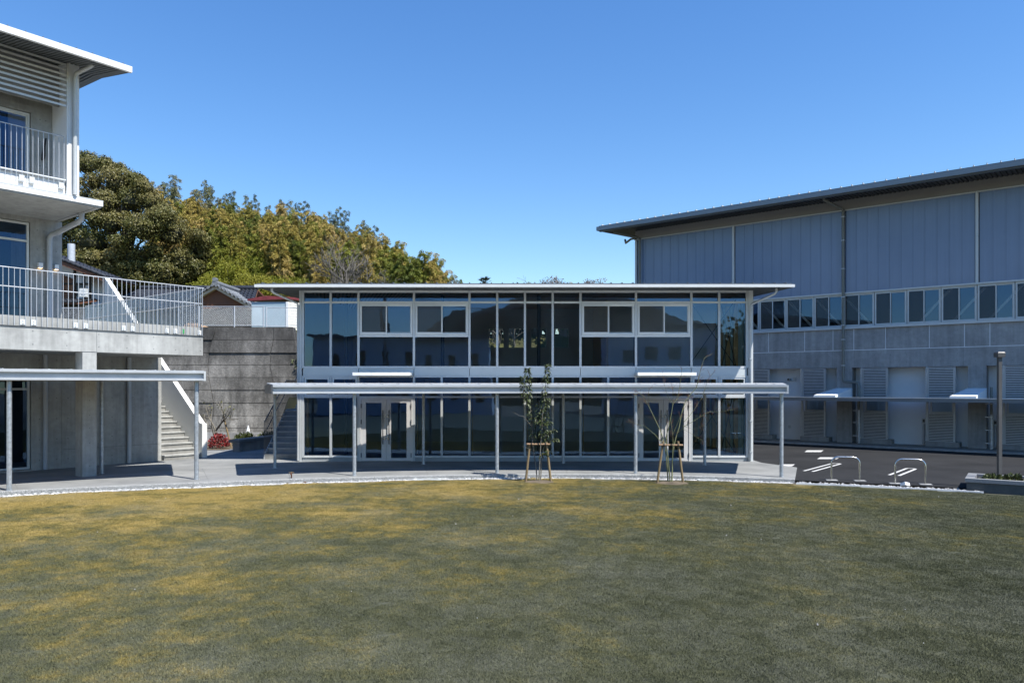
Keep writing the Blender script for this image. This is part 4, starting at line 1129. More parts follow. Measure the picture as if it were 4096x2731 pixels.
x = gx_at(3157, .5); obj('outlet_box', MB().box(x - .05, x + .05, .52, .577, .55, .68), m['aluminium'], gym)
# roof with dark ribbed soffit
OF, OS = 1.85, 1.15
zr2 = lambda y: 10.22 + .055 * (y + OF)
grf = obj('roof', MB().hexa([(-OS + .06, -OF + .1, zr2(-OF) + .17), (GL, -OF + .1, zr2(-OF) + .17), (GL, 18, zr2(18) + .2), (-OS + .06, 18, zr2(18) + .2)], [(-OS + .06, -OF + .1, zr2(-OF) + .245), (GL, -OF + .1, zr2(-OF) + .245), (GL, 18, zr2(18) + .27), (-OS + .06, 18, zr2(18) + .27)]), m['roof_dark'], gym)
obj('fascia', MB().box(-OS, GL, -OF - .02, -OF + .1, zr2(-OF), zr2(-OF) + .19), m['fascia_gym'], grf)
obj('gutter_lip', MB().box(-OS + .1, GL, -OF + .101, -OF + .22, zr2(-OF) - .05, zr2(-OF) + .06), m['roof_dark'], grf)
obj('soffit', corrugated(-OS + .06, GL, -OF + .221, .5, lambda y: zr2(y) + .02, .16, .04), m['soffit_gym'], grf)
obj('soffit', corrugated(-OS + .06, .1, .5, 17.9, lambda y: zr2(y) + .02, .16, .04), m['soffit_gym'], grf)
obj('verge', MB().hexa([(-OS, -OF + .101, zr2(-OF)), (-OS + .06, -OF + .101, zr2(-OF)), (-OS + .06, 18, zr2(18)), (-OS, 18, zr2(18))], [(-OS, -OF + .101, zr2(-OF) + .2), (-OS + .06, -OF + .101, zr2(-OF) + .2), (-OS + .06, 18, zr2(18) + .22), (-OS, 18, zr2(18) + .22)]), m['fascia_gym'], grf)
gs = me_of('roof_seam', MB().box(-.016, .016, -OF + .08, -OF + .6, zr2(-OF) + .24, zr2(-OF) + .30), m['aluminium'])
x = -OS + .25
while x < GL:
    o = obj('roof_seam', gs, None, grf); o.location.x = x; x += .42

# ---------------------------------------------------------------- low canopy along the gymnasium
gc = thing('gym_canopy', 'low slim grey canopy running along the base of the gymnasium', 'canopy', GO, ROT_G)
obj('edge_beam', MB().box(1.2, GL, -2.42, -2.30, 1.85, 1.975), m['canopy_grey'], gc)
obj('sunlit_edge_strip', MB().box(1.2, GL, -2.44, -2.29, 1.977, 2.0), m['aluminium_bright'], gc)  # pale strip painted as the sunlit top line of the canopy
obj('roof_sheet', MB().hexa([(1.2, -2.299, 1.92), (GL, -2.299, 1.92), (GL, -.02, 1.92), (1.2, -.02, 1.92)], [(1.2, -2.299, 1.975), (GL, -2.299, 1.975), (GL, -.02, 1.978), (1.2, -.02, 1.978)]), m['fascia_gym'], gc)
for x in (gx_at(3625, -.7), gx_at(3325, -.7), gx_at(3900, -.7)):
    obj('ceiling_lamp', MB().cyl(x, -.9, 1.892, 1.919, .14, 14), m['white_paint'], gc)
for x in (2.0, 8.0, 13.2, 18.0, 23.0):
    obj('support_bracket', MB().box(x - .03, x + .03, -2.29, .0, 1.86, 1.919), m['aluminium'], gc)
# ================================================================ steel stair beside the pavilion
ps = thing('steel_staircase', 'grey steel stair with baluster railing against the left side of the glass pavilion', 'stairs', (-8.29, 25.05, 0))
m = M
plain('stair_steel', (0.20, 0.215, 0.23), 0.5, 0.2, 0.15, 3.0)
SW = 1.36
n1, RI, TR = 9, .172, .275
for n in range(n1):
    obj('step', MB().box(0.03, SW, n * TR, (n + 1) * TR + .04, max(0, (n - 1) * RI) if n < 2 else n * RI - .02, (n + 1) * RI), m['concrete_stair'] if n == 0 else m['stair_steel'], ps)
    if n: obj('nosing', MB().box(0.03, SW, n * TR - .012, n * TR + .05, (n + 1) * RI - .03, (n + 1) * RI + .008), m['concrete_light'], ps)
ye = n1 * TR; zl = n1 * RI
obj('landing', MB().box(0.03, SW, ye + .041, ye + 1.1, zl - .12, zl), m['galvanised'], ps)
for n in range(8):
    obj('step', MB().box(0.03, SW, ye + 1.1 + n * TR, ye + 1.1 + (n + 1) * TR + .04, zl + n * RI - .02, zl + (n + 1) * RI), m['galvanised'], ps)
obj('stringer', MB().add([(0, 0, 0), (0, .02, .19), (0, ye, zl + .05), (0, ye + 1.1, zl + .05), (0, ye + 1.1 + 8 * TR, zl + 8 * RI + .05), (0, ye + 1.1 + 8 * TR, zl + 8 * RI - .25), (0, ye + 1.15, zl - .25), (0, ye + .1, zl - .25), (0, .35, 0),
                        (.025, 0, 0), (.025, .02, .19), (.025, ye, zl + .05), (.025, ye + 1.1, zl + .05), (.025, ye + 1.1 + 8 * TR, zl + 8 * RI + .05), (.025, ye + 1.1 + 8 * TR, zl + 8 * RI - .25), (.025, ye + 1.15, zl - .25), (.025, ye + .1, zl - .25), (.025, .35, 0)],
                       [tuple(range(9)), tuple(reversed(range(9, 18)))] + [(i, 9 + i, 9 + (i + 1) % 9, (i + 1) % 9) for i in range(9)]), m['aluminium'], ps)
def stz(y):
    if y < ye: return .19 + (zl - .14) * (y / ye)
    if y < ye + 1.1: return zl + .05
    return zl + .05 + (y - ye - 1.1) * RI / TR
RH = 1.05
pr_ = obj('railing', MB().tube([(.012, .02, stz(0) + RH), (.012, ye, stz(ye) + RH), (.012, ye + 1.1, stz(ye + 1.0) + RH), (.012, ye + 1.1 + 8 * TR, stz(ye + 1.1 + 8 * TR) + RH)], .019, 6).tube([(.05, .1, stz(.1) + .72), (.05, ye, stz(ye) + .72), (.05, ye + 1.1, stz(ye + 1) + .72), (.05, ye + 1.1 + 8 * TR, stz(ye + 1.1 + 8 * TR) + .72)], .015, 6), m['steel_dark'], ps)
y = .02
while y < ye + 1.1 + 8 * TR:
    obj('baluster', MB().tube([(.012, y, max(0.02, stz(y) - .05)), (.012, y, stz(y) + RH)], .011, 4), m['steel_dark'], pr_); y += .115

# ================================================================ retaining wall, cast in lifts
rw = thing('retaining_wall', 'tall weathered concrete retaining wall cast in horizontal lifts behind the courtyard', 'retaining wall', (-10.3, 36.4, 0))
LF = [0, .42, 1.0, 1.62, 2.25, 2.87, 3.48, 4.08, 4.72, 5.38]
batter = lambda z: z * .13
def seg_x(k, z):        # wandering vertical joints, x relative to the right-hand end
    return {0: .60 - .215 * z, 1: -1.50 - .12 * sin(z * 2.2) + (.22 - z * .06), 2: -4.45 + .20 * sin(z * 1.3), 3: -8.2 - .15 * sin(z * 1.7), 4: -12.5, 5: -17.0, 6: -24.0}[k]
wr = random.Random(11)
for i, (z0, z1) in enumerate(zip(LF, LF[1:])):
    for k in range(6):
        pr0 = wr.uniform(-.035, .035)
        xr0, xr1, xl0, xl1 = seg_x(k, z0), seg_x(k, z1), seg_x(k + 1, z0), seg_x(k + 1, z1)
        g = .011
        dz = .03 * sin(i * 1.7 + k)
        b_ = [(xl0 + g, batter(z0) + pr0, z0 + g), (xr0 - g, batter(z0) + pr0 - (0.0 if k else 0), z0 + g), (xr0 - g - .1, 1.6, z0 + g), (xl0 + g, 1.6, z0 + g)]
        t_ = [(xl1 + g, batter(z1) + pr0, z1 - g), (xr1 - g, batter(z1) + pr0, z1 - g), (xr1 - g - .1, 1.6, z1 - g), (xl1 + g, 1.6, z1 - g)]
        obj('wall_lift', MB().hexa(b_, t_), m['old_concrete'], rw)
obj('wall_core', MB().box(-24, -.75, .75, 1.5, 0, 5.33), m['concrete_dark'], rw)
# ================================================================ wire mesh fence on top of the wall
def chain_fence(label, p0, p1, h, posts, zb, mesh_mat='galvanised', pitch=.085):
    p0, p1 = Vector(p0), Vector(p1); d = p1 - p0; L = d.length; ux = d.normalized()
    f = thing('wire_fence', label, 'fence', (p0.x, p0.y, zb))
    P = lambda s, z: ux * s + Vector((0, 0, z))
    obj('top_rail', MB().tube([P(0, h), P(L, h)], .02, 6), m['galvanised_rail'], f)
    obj('bottom_rail', MB().tube([P(0, .06), P(L, .06)], .018, 6), m['galvanised_rail'], f)
    for s in posts: obj('post', MB().tube([P(s, -.1), P(s, h + .03)], .032, 8), m['galvanised_rail'], f)
    mb = MB(); s = -h
    while s < L:
        for sgn in (1, -1):
            a, b_ = s, s + (h - .06)
            z0, z1 = (.06, h) if sgn > 0 else (h, .06)
            lo, hi = max(a, 0), min(b_, L)
            if hi > lo:
                f0, f1 = (lo - a) / (b_ - a), (hi - a) / (b_ - a)
                mb.tube([P(lo, z0 + (z1 - z0) * f0), P(hi, z0 + (z1 - z0) * f1)], .0045, 3, cap=False)
        s += pitch
    o = obj('wire_mesh', mb, m[mesh_mat], f); o['kind'] = 'stuff'
    return f
chain_fence('galvanised wire mesh fence on top of the weathered retaining wall', (-16.5, 37.15, 0), (-12.25, 37.15, 0), 1.0, (0, 1.0, 2.75, 4.2), 5.38)
chain_fence('short wire mesh fence bay in front of the pale blue shed end', (-12.2, 37.2, 0), (-10.55, 37.35, 0), .98, (.02, 1.62), 5.36)
chain_fence('white wire mesh fence below the old timber house', (-25.5, 38.4, 0), (-19.2, 38.4, 0), 1.15, (0.1, 2.1, 4.2, 6.2), 5.3)

# ================================================================ hill behind
SIL = [(-400, 640), (300, 700), (700, 742), (1000, 800), (1300, 865), (1470, 925), (1560, 965), (1640, 1018), (1730, 1088), (1780, 1114), (1850, 1150), (2100, 1230), (3000, 1330), (5000, 1400)]
def sil(px):
    for (a, ya), (b_, yb) in zip(SIL, SIL[1:]):
        if px <= b_: return ya + (yb - ya) * max(0, (px - a)) / (b_ - a)
    return SIL[-1][1]
RIDGE, TREEH = 80.0, 7.2
def hill_h(X, Y):
    px = CX + FPX * X / max(Y, 20)
    zr_ = max(4.0, EYE + (HY - sil(px)) * RIDGE / FPX - TREEH)
    base = 5.3 if X < -10.95 else 5.3 * min(1, max(0, (Y - 34.5) / 6.0))
    if X < -10.95 and Y < 37.6: base = -.2
    if Y < 48: return base
    if Y < RIDGE:
        t = (Y - 48) / (RIDGE - 48); return base + (zr_ - base) * (t ** .9)
    return max(-2, zr_ - (Y - RIDGE) * .2)
ys = [34.4, 36, 37.59, 37.61, 38.5, 41, 44, 48, 51, 54, 57, 60, 63, 66, 69, 72, 75, 78, 80, 84, 90, 110, 140]
xs = [-90, -75, -64, -56] + [-52 + i * 2 for i in range(20)] + [-12, -11.0, -10.9, -10, -9, -8, -6, -4, -2, 0, 3, 6, 10, 15, 22, 30, 45, 60]
hv = [(x, y, hill_h(x, y)) for y in ys for x in xs]
nx = len(xs)
hf = [(j * nx + i, j * nx + i + 1, (j + 1) * nx + i + 1, (j + 1) * nx + i) for j in range(len(ys) - 1) for i in range(nx - 1) if not (xs[i + 1] <= -10.95 and ys[j + 1] <= 37.6)]
obj('hill', MB().add(hv, hf, True), m['hill_soil'], kind='structure')

# ================================================================ old houses on the upper terrace
def tiled_slope(p00, p10, p01, p11, nu, nv, mat, parent, thick=.05, name='roof_tile_course', amp=.035):
    """one roof plane: eaves p00-p10, ridge p01-p11; every course is a wavy strip overlapping the one below"""
    p00, p10, p01, p11 = map(Vector, (p00, p10, p01, p11))
    nrm = (p10 - p00).cross(p01 - p00).normalized()
    if nrm.z < 0: nrm = -nrm
    for v in range(nv):
        vs = []; fs = []
        cols = nu * 4
        for k, t in enumerate((v / nv - .012, (v + 1) / nv)):
            lift = thick * (1.0 if k == 0 else .25)
            for u in range(cols + 1):
                s = u / cols
                q = (p00 * (1 - s) + p10 * s) * (1 - t) + (p01 * (1 - s) + p11 * s) * t
                vs.append(q + nrm * (lift + amp * sin(2 * pi * u / 4.0)))
        base = len(vs)
        for u in range(cols + 1):
            s = u / cols; t = v / nv - .012
            q = (p00 * (1 - s) + p10 * s) * (1 - t) + (p01 * (1 - s) + p11 * s) * t
            vs.append(q - nrm * .01)
        for u in range(cols):
            fs.append((u, u + 1, cols + 1 + u + 1, cols + 1 + u)); fs.append((base + u, base + u + 1, u + 1, u))
        obj(name, MB().add(vs, fs), m[mat], parent)
# --- timber house, seen past the school corner
H0 = Vector((-26.3, 42.0, 5.2))
hs = thing('timber_house', 'old timber house with dark tiled roofs and burnt cedar walls above the retaining wall', 'house', H0)
L_ = lambda px, py, Y: at_depth(px, py, Y) - H0
# main body: gable end faces the camera, roof runs back
bx0, bx1, rx1 = -3.2, 2.6, 3.8
rl = lambda x: 4.29 - .382 * (x - 1.0)          # underside line of the gable verge
pw = [(bx0, 0), (bx1, 0), (bx1, rl(bx1) - .1), (bx0, rl(bx0) - .1)]
obj('wall', MB().add([(x, .3, z) for x, z in pw] + [(x, 2.4, z) for x, z in pw], [(0, 1, 2, 3), (7, 6, 5, 4), (1, 5, 6, 2), (0, 3, 7, 4), (3, 2, 6, 7)]), m['plaster'], hs)
x = bx0 + .02; k = 0
while x < bx1 - .1:
    if not (1.62 < x < 2.2):
        obj('wall_board', MB().box(x, x + .165, .235 + .018 * (k % 2), .31, 1.9, rl(x + .17) - (.75 if x < 1.5 else 1.1)), m['cedar_boards'], hs)
    x += .17; k += 1
for xx in (1.62, 2.15, 2.5): obj('wall_post', MB().box(xx, xx + .08, .2, .32, 1.9, rl(xx + .08) - .12), m['bark_dark'], hs)
obj('wall_beam', MB().box(bx0, bx1, .19, .31, 2.95, 3.05), m['bark_dark'], hs)
obj('window_opening', MB().box(1.72, 2.13, .27, .299, 2.3, 2.94), m['glass_dark'], hs)
def slab_(x0, x1, y0, y1, dz0, dz1): return MB().hexa([(x0, y0, rl(x0) + dz0), (x1, y0, rl(x1) + dz0), (x1, y1, rl(x1) + dz0), (x0, y1, rl(x0) + dz0)], [(x0, y0, rl(x0) + dz1), (x1, y0, rl(x1) + dz1), (x1, y1, rl(x1) + dz1), (x0, y1, rl(x0) + dz1)])
rr = obj('main_roof', slab_(bx0 - .3, rx1, -.5, 2.6, -.02, .1), m['timber_red'], hs)
tiled_slope((rx1 + .1, -.6, rl(rx1) + .08), (rx1 + .1, 2.7, rl(rx1) + .08), (bx0 - .3, -.6, rl(bx0 - .3) + .12), (bx0 - .3, 2.7, rl(bx0 - .3) + .12), 9, 18, 'tile_roof', rr)
for k in range(26):
    xa = bx0 - .3 + k * .285
    obj('verge_tile', MB().tube([(xa, -.58, rl(xa) + .14), (xa + .27, -.58, rl(xa + .27) + .10)], .085, 8), m['tile_roof'], rr)
obj('barge_board', slab_(bx0 - .3, rx1, -.57, -.52, -.2, .02), m['timber_red'], rr)
lr = obj('lean_to_roof', MB().hexa([(bx0, -1.9, 1.62), (bx1 + .5, -1.9, 1.62), (bx1 + .5, .2, 2.02), (bx0, .2, 2.02)], [(bx0, -1.9, 1.70), (bx1 + .5, -1.9, 1.70), (bx1 + .5, .2, 2.1), (bx0, .2, 2.1)]), m['timber_red'], hs)
tiled_slope((bx0, -1.95, 1.72), (bx1 + .5, -1.95, 1.72), (bx0, .2, 2.12), (bx1 + .5, .2, 2.12), 22, 5, 'tile_roof', lr)
obj('lean_to_wall', MB().box(bx0, bx1 + .3, -1.5, -1.4, 0, 1.7), m['bark_dark'], hs)
ac = obj('air_conditioner', MB().box(2.5, 2.85, -.75, -.5, 2.16, 2.62), m['aluminium_bright'], hs)
obj('fan_grille', MB().tube([(2.72, -.765, 2.39), (2.72, -.751, 2.39)], .14, 16), m['aluminium'], ac)
obj('flue', MB().cyl(1.15, .8, 4.2, 5.35, .2, 14), m['galvanised_rail'], hs)
# --- long low tiled roof to its right
H1 = Vector((-19.7, 43.0, 5.2))
h1 = thing('low_house', 'low house with a long dark tiled roof between the timber house and small gabled hut', 'house', H1)
obj('wall', MB().box(-3.0, 4.4, .4, 5.5, 0, 1.75), m['plaster_beige'], h1)
r1 = obj('roof', MB().hexa([(-3.9, -.5, 1.55), (5.0, -.5, 1.55), (4.2, 2.8, 3.05), (-3.0, 2.8, 3.05)], [(-3.9, -.5, 1.63), (5.0, -.5, 1.63), (4.2, 2.8, 3.13), (-3.0, 2.8, 3.13)]).hexa([(-3.0, 2.8, 3.05), (4.2, 2.8, 3.05), (5.0, 6.2, 1.55), (-3.9, 6.2, 1.55)], [(-3.0, 2.8, 3.13), (4.2, 2.8, 3.13), (5.0, 6.2, 1.63), (-3.9, 6.2, 1.63)]), m['timber_red'], h1)
tiled_slope((-3.9, -.55, 1.66), (5.0, -.55, 1.66), (-3.0, 2.8, 3.16), (4.2, 2.8, 3.16), 30, 10, 'tile_roof', r1)
obj('ridge_tiles', MB().tube([(-3.0, 2.8, 3.25), (4.2, 2.8, 3.25)], .14, 8), m['tile_roof'], r1)
# --- small gabled hut with grey round-ended tiles
Hb = at_depth(858, 1215, 42.0); H2 = Vector((Hb.x, 42.0, 5.2))
h2 = thing('gabled_hut', 'small hut with brown gable and pale grey round tiled roof behind the wire fence', 'house', H2)
zk = 2.92; ze = 1.55; hw = 2.3
obj('wall', MB().box(-1.7, 1.7, .4, 4.2, 0, 1.8), m['bark_dark'], h2)  # wall coloured dark to stand for the shade under its deep eaves
obj('gable', MB().add([(-1.9, .38, 1.62), (1.9, .38, 1.62), (0, .38, 2.74), (-1.9, .5, 1.62), (1.9, .5, 1.62), (0, .5, 2.74)], [(0, 1, 2), (5, 4, 3), (0, 3, 4, 1), (1, 4, 5, 2), (2, 5, 3, 0)]), m['timber_red'], h2)
r2 = obj('roof', MB().hexa([(0, .1, zk - .22), (hw, .1, ze - .14), (hw, 4.6, ze - .14), (0, 4.6, zk - .22)][::1], [(0, .1, zk - .05), (hw, .1, ze), (hw, 4.6, ze), (0, 4.6, zk - .05)]).hexa([(-hw, .1, ze - .14), (0, .1, zk - .22), (0, 4.6, zk - .22), (-hw, 4.6, ze - .14)], [(-hw, .1, ze), (0, .1, zk - .05), (0, 4.6, zk - .05), (-hw, 4.6, ze)]), m['plaster_beige'], h2)
tiled_slope((hw + .1, .0, ze), (hw + .1, 4.7, ze), (0, .0, zk - .02), (0, 4.7, zk - .02), 15, 8, 'tile_grey', r2, amp=.045)
tiled_slope((-hw - .1, .0, ze), (-hw - .1, 4.7, ze), (0, .0, zk - .02), (0, 4.7, zk - .02), 15, 8, 'tile_grey', r2, amp=.045)
for s in (-1, 1):
    for k in range(11):
        t = k / 10.5
        x, z = s * (hw + .1) * (1 - t), ze + .03 + (zk - ze) * t
        obj('tile_end', MB().tube([(x, -.07, z), (x, .25, z + .01)], .085, 8), m['tile_grey'], r2)
obj('ridge_tiles', MB().tube([(0, -.02, zk + .12), (0, 4.7, zk + .12)], .15, 8).tube([(0, -.04, zk + .3), (0, .25, zk + .3)], .12, 8), m['tile_grey'], r2)
# --- prefab shed with red roof
H3 = Vector((-12.05, 40.2, 4.9))
h3 = thing('prefab_shed', 'cream and pale blue prefab shed with a dark red metal roof beside the pavilion eave', 'shed', H3)
obj('front_wall', MB().box(-1.9, .0, -.02, .02, 0, 2.05), m['siding_blue'], h3)
obj('side_wall', MB().hexa([(.0, -.03, 0), (.06, -.03, 0), (2.6, 2.6, 0), (2.5, 2.65, 0)], [(.0, -.03, 2.05), (.06, -.03, 2.05), (2.6, 2.6, 2.05), (2.5, 2.65, 2.05)]), m['siding_cream'], h3)
for k in range(13):
    z = .1 + k * .15
    obj('siding_board', MB().hexa([(.05, -.055, z), (.08, -.055, z), (2.62, 2.57, z), (2.58, 2.6, z)], [(.05, -.035, z + .142), (.07, -.035, z + .142), (2.605, 2.59, z + .142), (2.58, 2.6, z + .142)]), m['siding_cream'], h3)
obj('corner_trim', MB().box(-.05, .07, -.06, .03, 0, 2.06), m['white_paint'], h3)
obj('roof', MB().add([(-2.1, -.1, 2.10), (.0, -.12, 2.20), (2.7, 2.6, 2.2), (.4, 3.6, 2.2), (-2.1, -.1, 2.2), (-1.1, -.1, 2.38), (.0, -.12, 2.32), (2.7, 2.6, 2.32), (.6, 3.6, 2.5)], [(0, 1, 6, 5, 4), (1, 2, 7, 6), (5, 6, 7, 8), (4, 5, 8), (0, 4, 8, 3), (2, 3, 8, 7), (3, 2, 1, 0)]), m['red_metal'], h3)
# tan roof boards stacked behind the fence
tb = obj('sand_heap', MB().add([(-17.4, 38.6, 5.2), (-14.9, 38.6, 5.2), (-16.9, 39.0, 5.72), (-16.5, 39.0, 5.72), (-17.4, 40, 5.2), (-14.9, 40, 5.2), (-16.9, 39.6, 5.72), (-16.5, 39.6, 5.72)], [(0, 1, 3, 2), (1, 5, 7, 3), (2, 3, 7, 6), (4, 0, 2, 6), (5, 4, 6, 7)]), m['tan_board'])
tag(tb, 'heap of tan sand piled behind the wire fence', 'sand heap')
# ================================================================ trees
def leaf_quad(mb, p, d, n, ln, wd):
    """pointed leaf: 4 corner kite"""
    s = d.cross(n); s.normalize()
    mb.add([p, p + d * ln * .45 + s * wd, p + d * ln, p + d * ln * .45 - s * wd], [(0, 1, 2, 3)])
def rv(r):
    while True:
        v = Vector((r.uniform(-1, 1), r.uniform(-1, 1), r.uniform(-1, 1)))
        if .05 < v.length < 1: return v.normalized()

# ---- big evergreen oak on the slope: domed clumps of small leaves
def oak():
    r = random.Random(21)
    base = Vector((-29.0, 55.0, 5.5))
    t = thing('evergreen_oak', 'huge dark olive evergreen tree with domed leaf clumps behind the school', 'tree', base)
    poly = [(120, 640), (250, 610), (340, 612), (450, 640), (570, 700), (640, 790), (760, 900), (845, 960), (860, 1030), (830, 1090), (790, 1150), (300, 1160), (120, 1100)]
    def inside(x, y):
        c = False; j = len(poly) - 1
        for i in range(len(poly)):
            (xi, yi), (xj, yj) = poly[i], poly[j]
            if (yi > y) != (yj > y) and x < (xj - xi) * (y - yi) / (yj - yi) + xi: c = not c
            j = i
        return c
    lobes = []
    tries = 0
    while len(lobes) < 74 and tries < 20000:
        tries += 1
        px, py = r.uniform(120, 860), r.uniform(610, 1160)
        rad = r.uniform(42, 92)
        if not all(inside(px + rad * .78 * cos(k), py + rad * .72 * sin(k)) for k in (0, .8, 1.6, 2.4, 3.14, 3.9, 4.7, 5.5)): continue
        if any((px - q[0]) ** 2 + (py - q[1]) ** 2 < (.62 * (rad + q[2]) * .9) ** 2 for q in lobes): continue
        lobes.append((px, py, rad))
    # small lobes to close the outline
    for i in range(len(poly)):
        (xa, ya), (xb, yb) = poly[i], poly[(i + 1) % len(poly)]
        L = sqrt((xa - xb) ** 2 + (ya - yb) ** 2); n = max(1, int(L / 55))
        for k in range(n):
            s = (k + r.random()) / n; rad = r.uniform(30, 48)
            cx_, cy_ = 480, 930
            x, y = xa + (xb - xa) * s, ya + (yb - ya) * s
            d = sqrt((x - cx_) ** 2 + (y - cy_) ** 2)
            lobes.append((x - (x - cx_) / d * rad * .85, y - (y - cy_) / d * rad * .85, rad))
    mb = MB(); inner = MB()
    for (px, py, rad) in lobes:
        # bulge: lobes near the middle of the crown stand nearer
        f = min(1, sqrt(((px - 480) / 400) ** 2 + ((py - 930) / 330) ** 2))
        Y = 57.0 - 5.5 * sqrt(max(0, 1 - f * f)) + r.uniform(-.8, .8)
        c = at_depth(px, py, Y) - base; R = rad * Y / FPX
        n = int(3000 * (R / 1.2) ** 2)
        for _ in range(n):
            v = rv(r)
            if v.z < 0 and r.random() < .55: v.z = -v.z
            k = r.uniform(.72, 1.04) if r.random() < .85 else r.uniform(.4, .75)
            bmp = 1 + .13 * sin(v.x * 7 + px) * sin(v.y * 6 + py) + .08 * sin(v.z * 11 + px)
            p = c + Vector((v.x, v.y, v.z * .82)) * R * k * bmp
            nn = (v + rv(r) * .75).normalized(); d = nn.orthogonal().normalized()
            d.rotate(Matrix.Rotation(r.uniform(0, 6.28), 3, nn))
            ln = r.uniform(.085, .155)
            leaf_quad(mb, p, d, nn, ln, ln * .34)
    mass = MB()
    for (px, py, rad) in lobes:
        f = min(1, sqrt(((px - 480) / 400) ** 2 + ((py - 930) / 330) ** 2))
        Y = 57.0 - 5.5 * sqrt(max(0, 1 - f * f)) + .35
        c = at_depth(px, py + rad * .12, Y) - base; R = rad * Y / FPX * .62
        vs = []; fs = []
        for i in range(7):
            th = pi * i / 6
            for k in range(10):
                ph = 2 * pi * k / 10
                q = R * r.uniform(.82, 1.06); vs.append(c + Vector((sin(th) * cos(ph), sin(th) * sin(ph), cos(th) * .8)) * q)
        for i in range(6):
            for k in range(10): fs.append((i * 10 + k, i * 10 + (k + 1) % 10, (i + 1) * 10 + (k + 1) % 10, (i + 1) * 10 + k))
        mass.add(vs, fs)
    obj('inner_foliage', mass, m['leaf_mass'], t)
    for (px, py, rad) in lobes:
        f = min(1, sqrt(((px - 480) / 400) ** 2 + ((py - 930) / 330) ** 2))
        Y = 57.6 - 5.0 * sqrt(max(0, 1 - f * f))
        c = at_depth(px, py + 15, Y) - base
        st_ = Vector((r.uniform(-1, 1), r.uniform(.5, 2.5), max(1.5, c.z - r.uniform(3, 5))))
        inner.tube([st_, (st_ + c) / 2 + Vector((r.uniform(-.6, .6), r.uniform(-.3, .3), r.uniform(-.2, .5))), c], [.15, .09, .03], 5, cap=False)
    inner.tube([(0, 1.2, -1), (.2, 1.4, 3), (-.2, 1.5, 7), (.2, 1.3, 11)], [.6, .5, .38, .15], 8)
    obj('crown', mb, m['leaf_oak'], t); obj('trunk', inner, m['bark_dark'], t)
oak()

# ---- stock trees for the wooded slope; built once, copied
def bamboo(name, label, mat, seed, h=7.5, wid=1.0, nleaf=6000, tip=False):
    """culms with arching, drooping sprays of very narrow leaves"""
    r = random.Random(seed)
    t = thing(name, label, 'bamboo')
    culm = MB(); lv = MB()
    nc = 2 if tip else 4
    for c in range(nc):
        bx_, by_ = r.uniform(-.55, .55), r.uniform(-.5, .5)
        a0 = r.uniform(0, 6.28); bend = r.uniform(.3, 1.0) * (.5 if tip else 1); hh = h * r.uniform(.78, 1.06)
        P = lambda s: Vector((bx_ + cos(a0) * bend * s ** 2.2, by_ + sin(a0) * bend * s ** 2.2, hh * (s - .07 * bend * s ** 4)))
        culm.tube([P(k / 7) for k in range(8)], [.045 * (1 - .85 * k / 7) for k in range(8)], 4, cap=False)
        nb = 46
        for b_ in range(nb):
            s = .22 + .78 * (b_ / (nb - 1))
            o = P(s); a = r.uniform(0, 6.28)
            ln = wid * (1.2 - .95 * s) * r.uniform(.55, 1.15) + .12
            up = r.uniform(.35, 1.0)
            for q in range(nleaf // (nc * nb)):
                f = r.uniform(.08, 1) ** .8
                p = o + Vector((cos(a) * ln * f, sin(a) * ln * f, ln * (up * f - .75 * f * f))) + rv(r) * .11
                d = (Vector((cos(a) * .7, sin(a) * .7, up * .6 - 1.3 * f)) + rv(r) * .45).normalized()
                nn = (rv(r) + Vector((.3, -.4, .5))).normalized()
                l = r.uniform(.10, .20)
                leaf_quad(lv, p, d, nn, l, l * .13)
    obj('culm', culm, m['bamboo_culm'], t); obj('foliage', lv, m[mat], t)
    return t
def bare(name, label, seed, h=8.0, mat='bark_grey', spread=.55, cat='tree', levels=5, minr=.011, r0=.16):
    r = random.Random(seed)
    t = thing(name, label, cat)
    mb = MB()
    def grow(p, d, ln, rad, lv):
        q = p; pts = [p]; k = 3
        for i in range(k):
            d = (d + rv(r) * .22 + Vector((0, 0, .06))).normalized(); q = q + d * ln / k; pts.append(q)
        mb.tube(pts, [max(minr, rad * (1 - .4 * i / k)) for i in range(k + 1)], 5 if lv < 2 else 3, cap=False)
        if lv >= levels: return
        for c in range(r.choice((2, 3, 3)) if lv else 4):
            nd = (d + rv(r) * spread * 1.5 + Vector((0, 0, .15))).normalized()
            grow(pts[r.choice((1, 2, 3, 3))], nd, ln * r.uniform(.6, .82), rad * .58, lv + 1)
    grow(Vector((0, 0, -.3)), Vector((0, 0, 1)), h * .33, r0, 0)
    obj('branches', mb, m[mat], t)
    return t
def bushy(name, label, mat, seed, h=6.0, w=2.4, n=2600, ls=.30, cat='tree'):
    r = random.Random(seed)
    t = thing(name, label, cat)
    lv = MB(); tr = MB()
    lobes = []
    for i in range(11):
        s = r.uniform(.28, 1); lobes.append((Vector((r.uniform(-1, 1) * w * .55 * (1.15 - s * .6), r.uniform(-1, 1) * w * .55 * (1.15 - s * .6), h * s * .86)), r.uniform(.45, .8) * w * .55))
    for c, R in lobes:
        tr.tube([(0, 0, 0), (c.x * .4, c.y * .4, c.z * .6), tuple(c)], [.12, .07, .02], 4, cap=False)
        for _ in range(n // 11):
            v = rv(r); k = r.uniform(.5, 1.1)
            p = c + Vector((v.x, v.y, v.z * .8)) * R * k
            d = (rv(r) + v * .6 + Vector((0, 0, -.25))).normalized(); nn = (v + rv(r) * .9).normalized()
            l = r.uniform(.6, 1.2) * ls; leaf_quad(lv, p, d, nn, l, l * .24)
    obj('trunk', tr, m['bark_grey'], t); obj('crown', lv, m[mat], t)
    return t
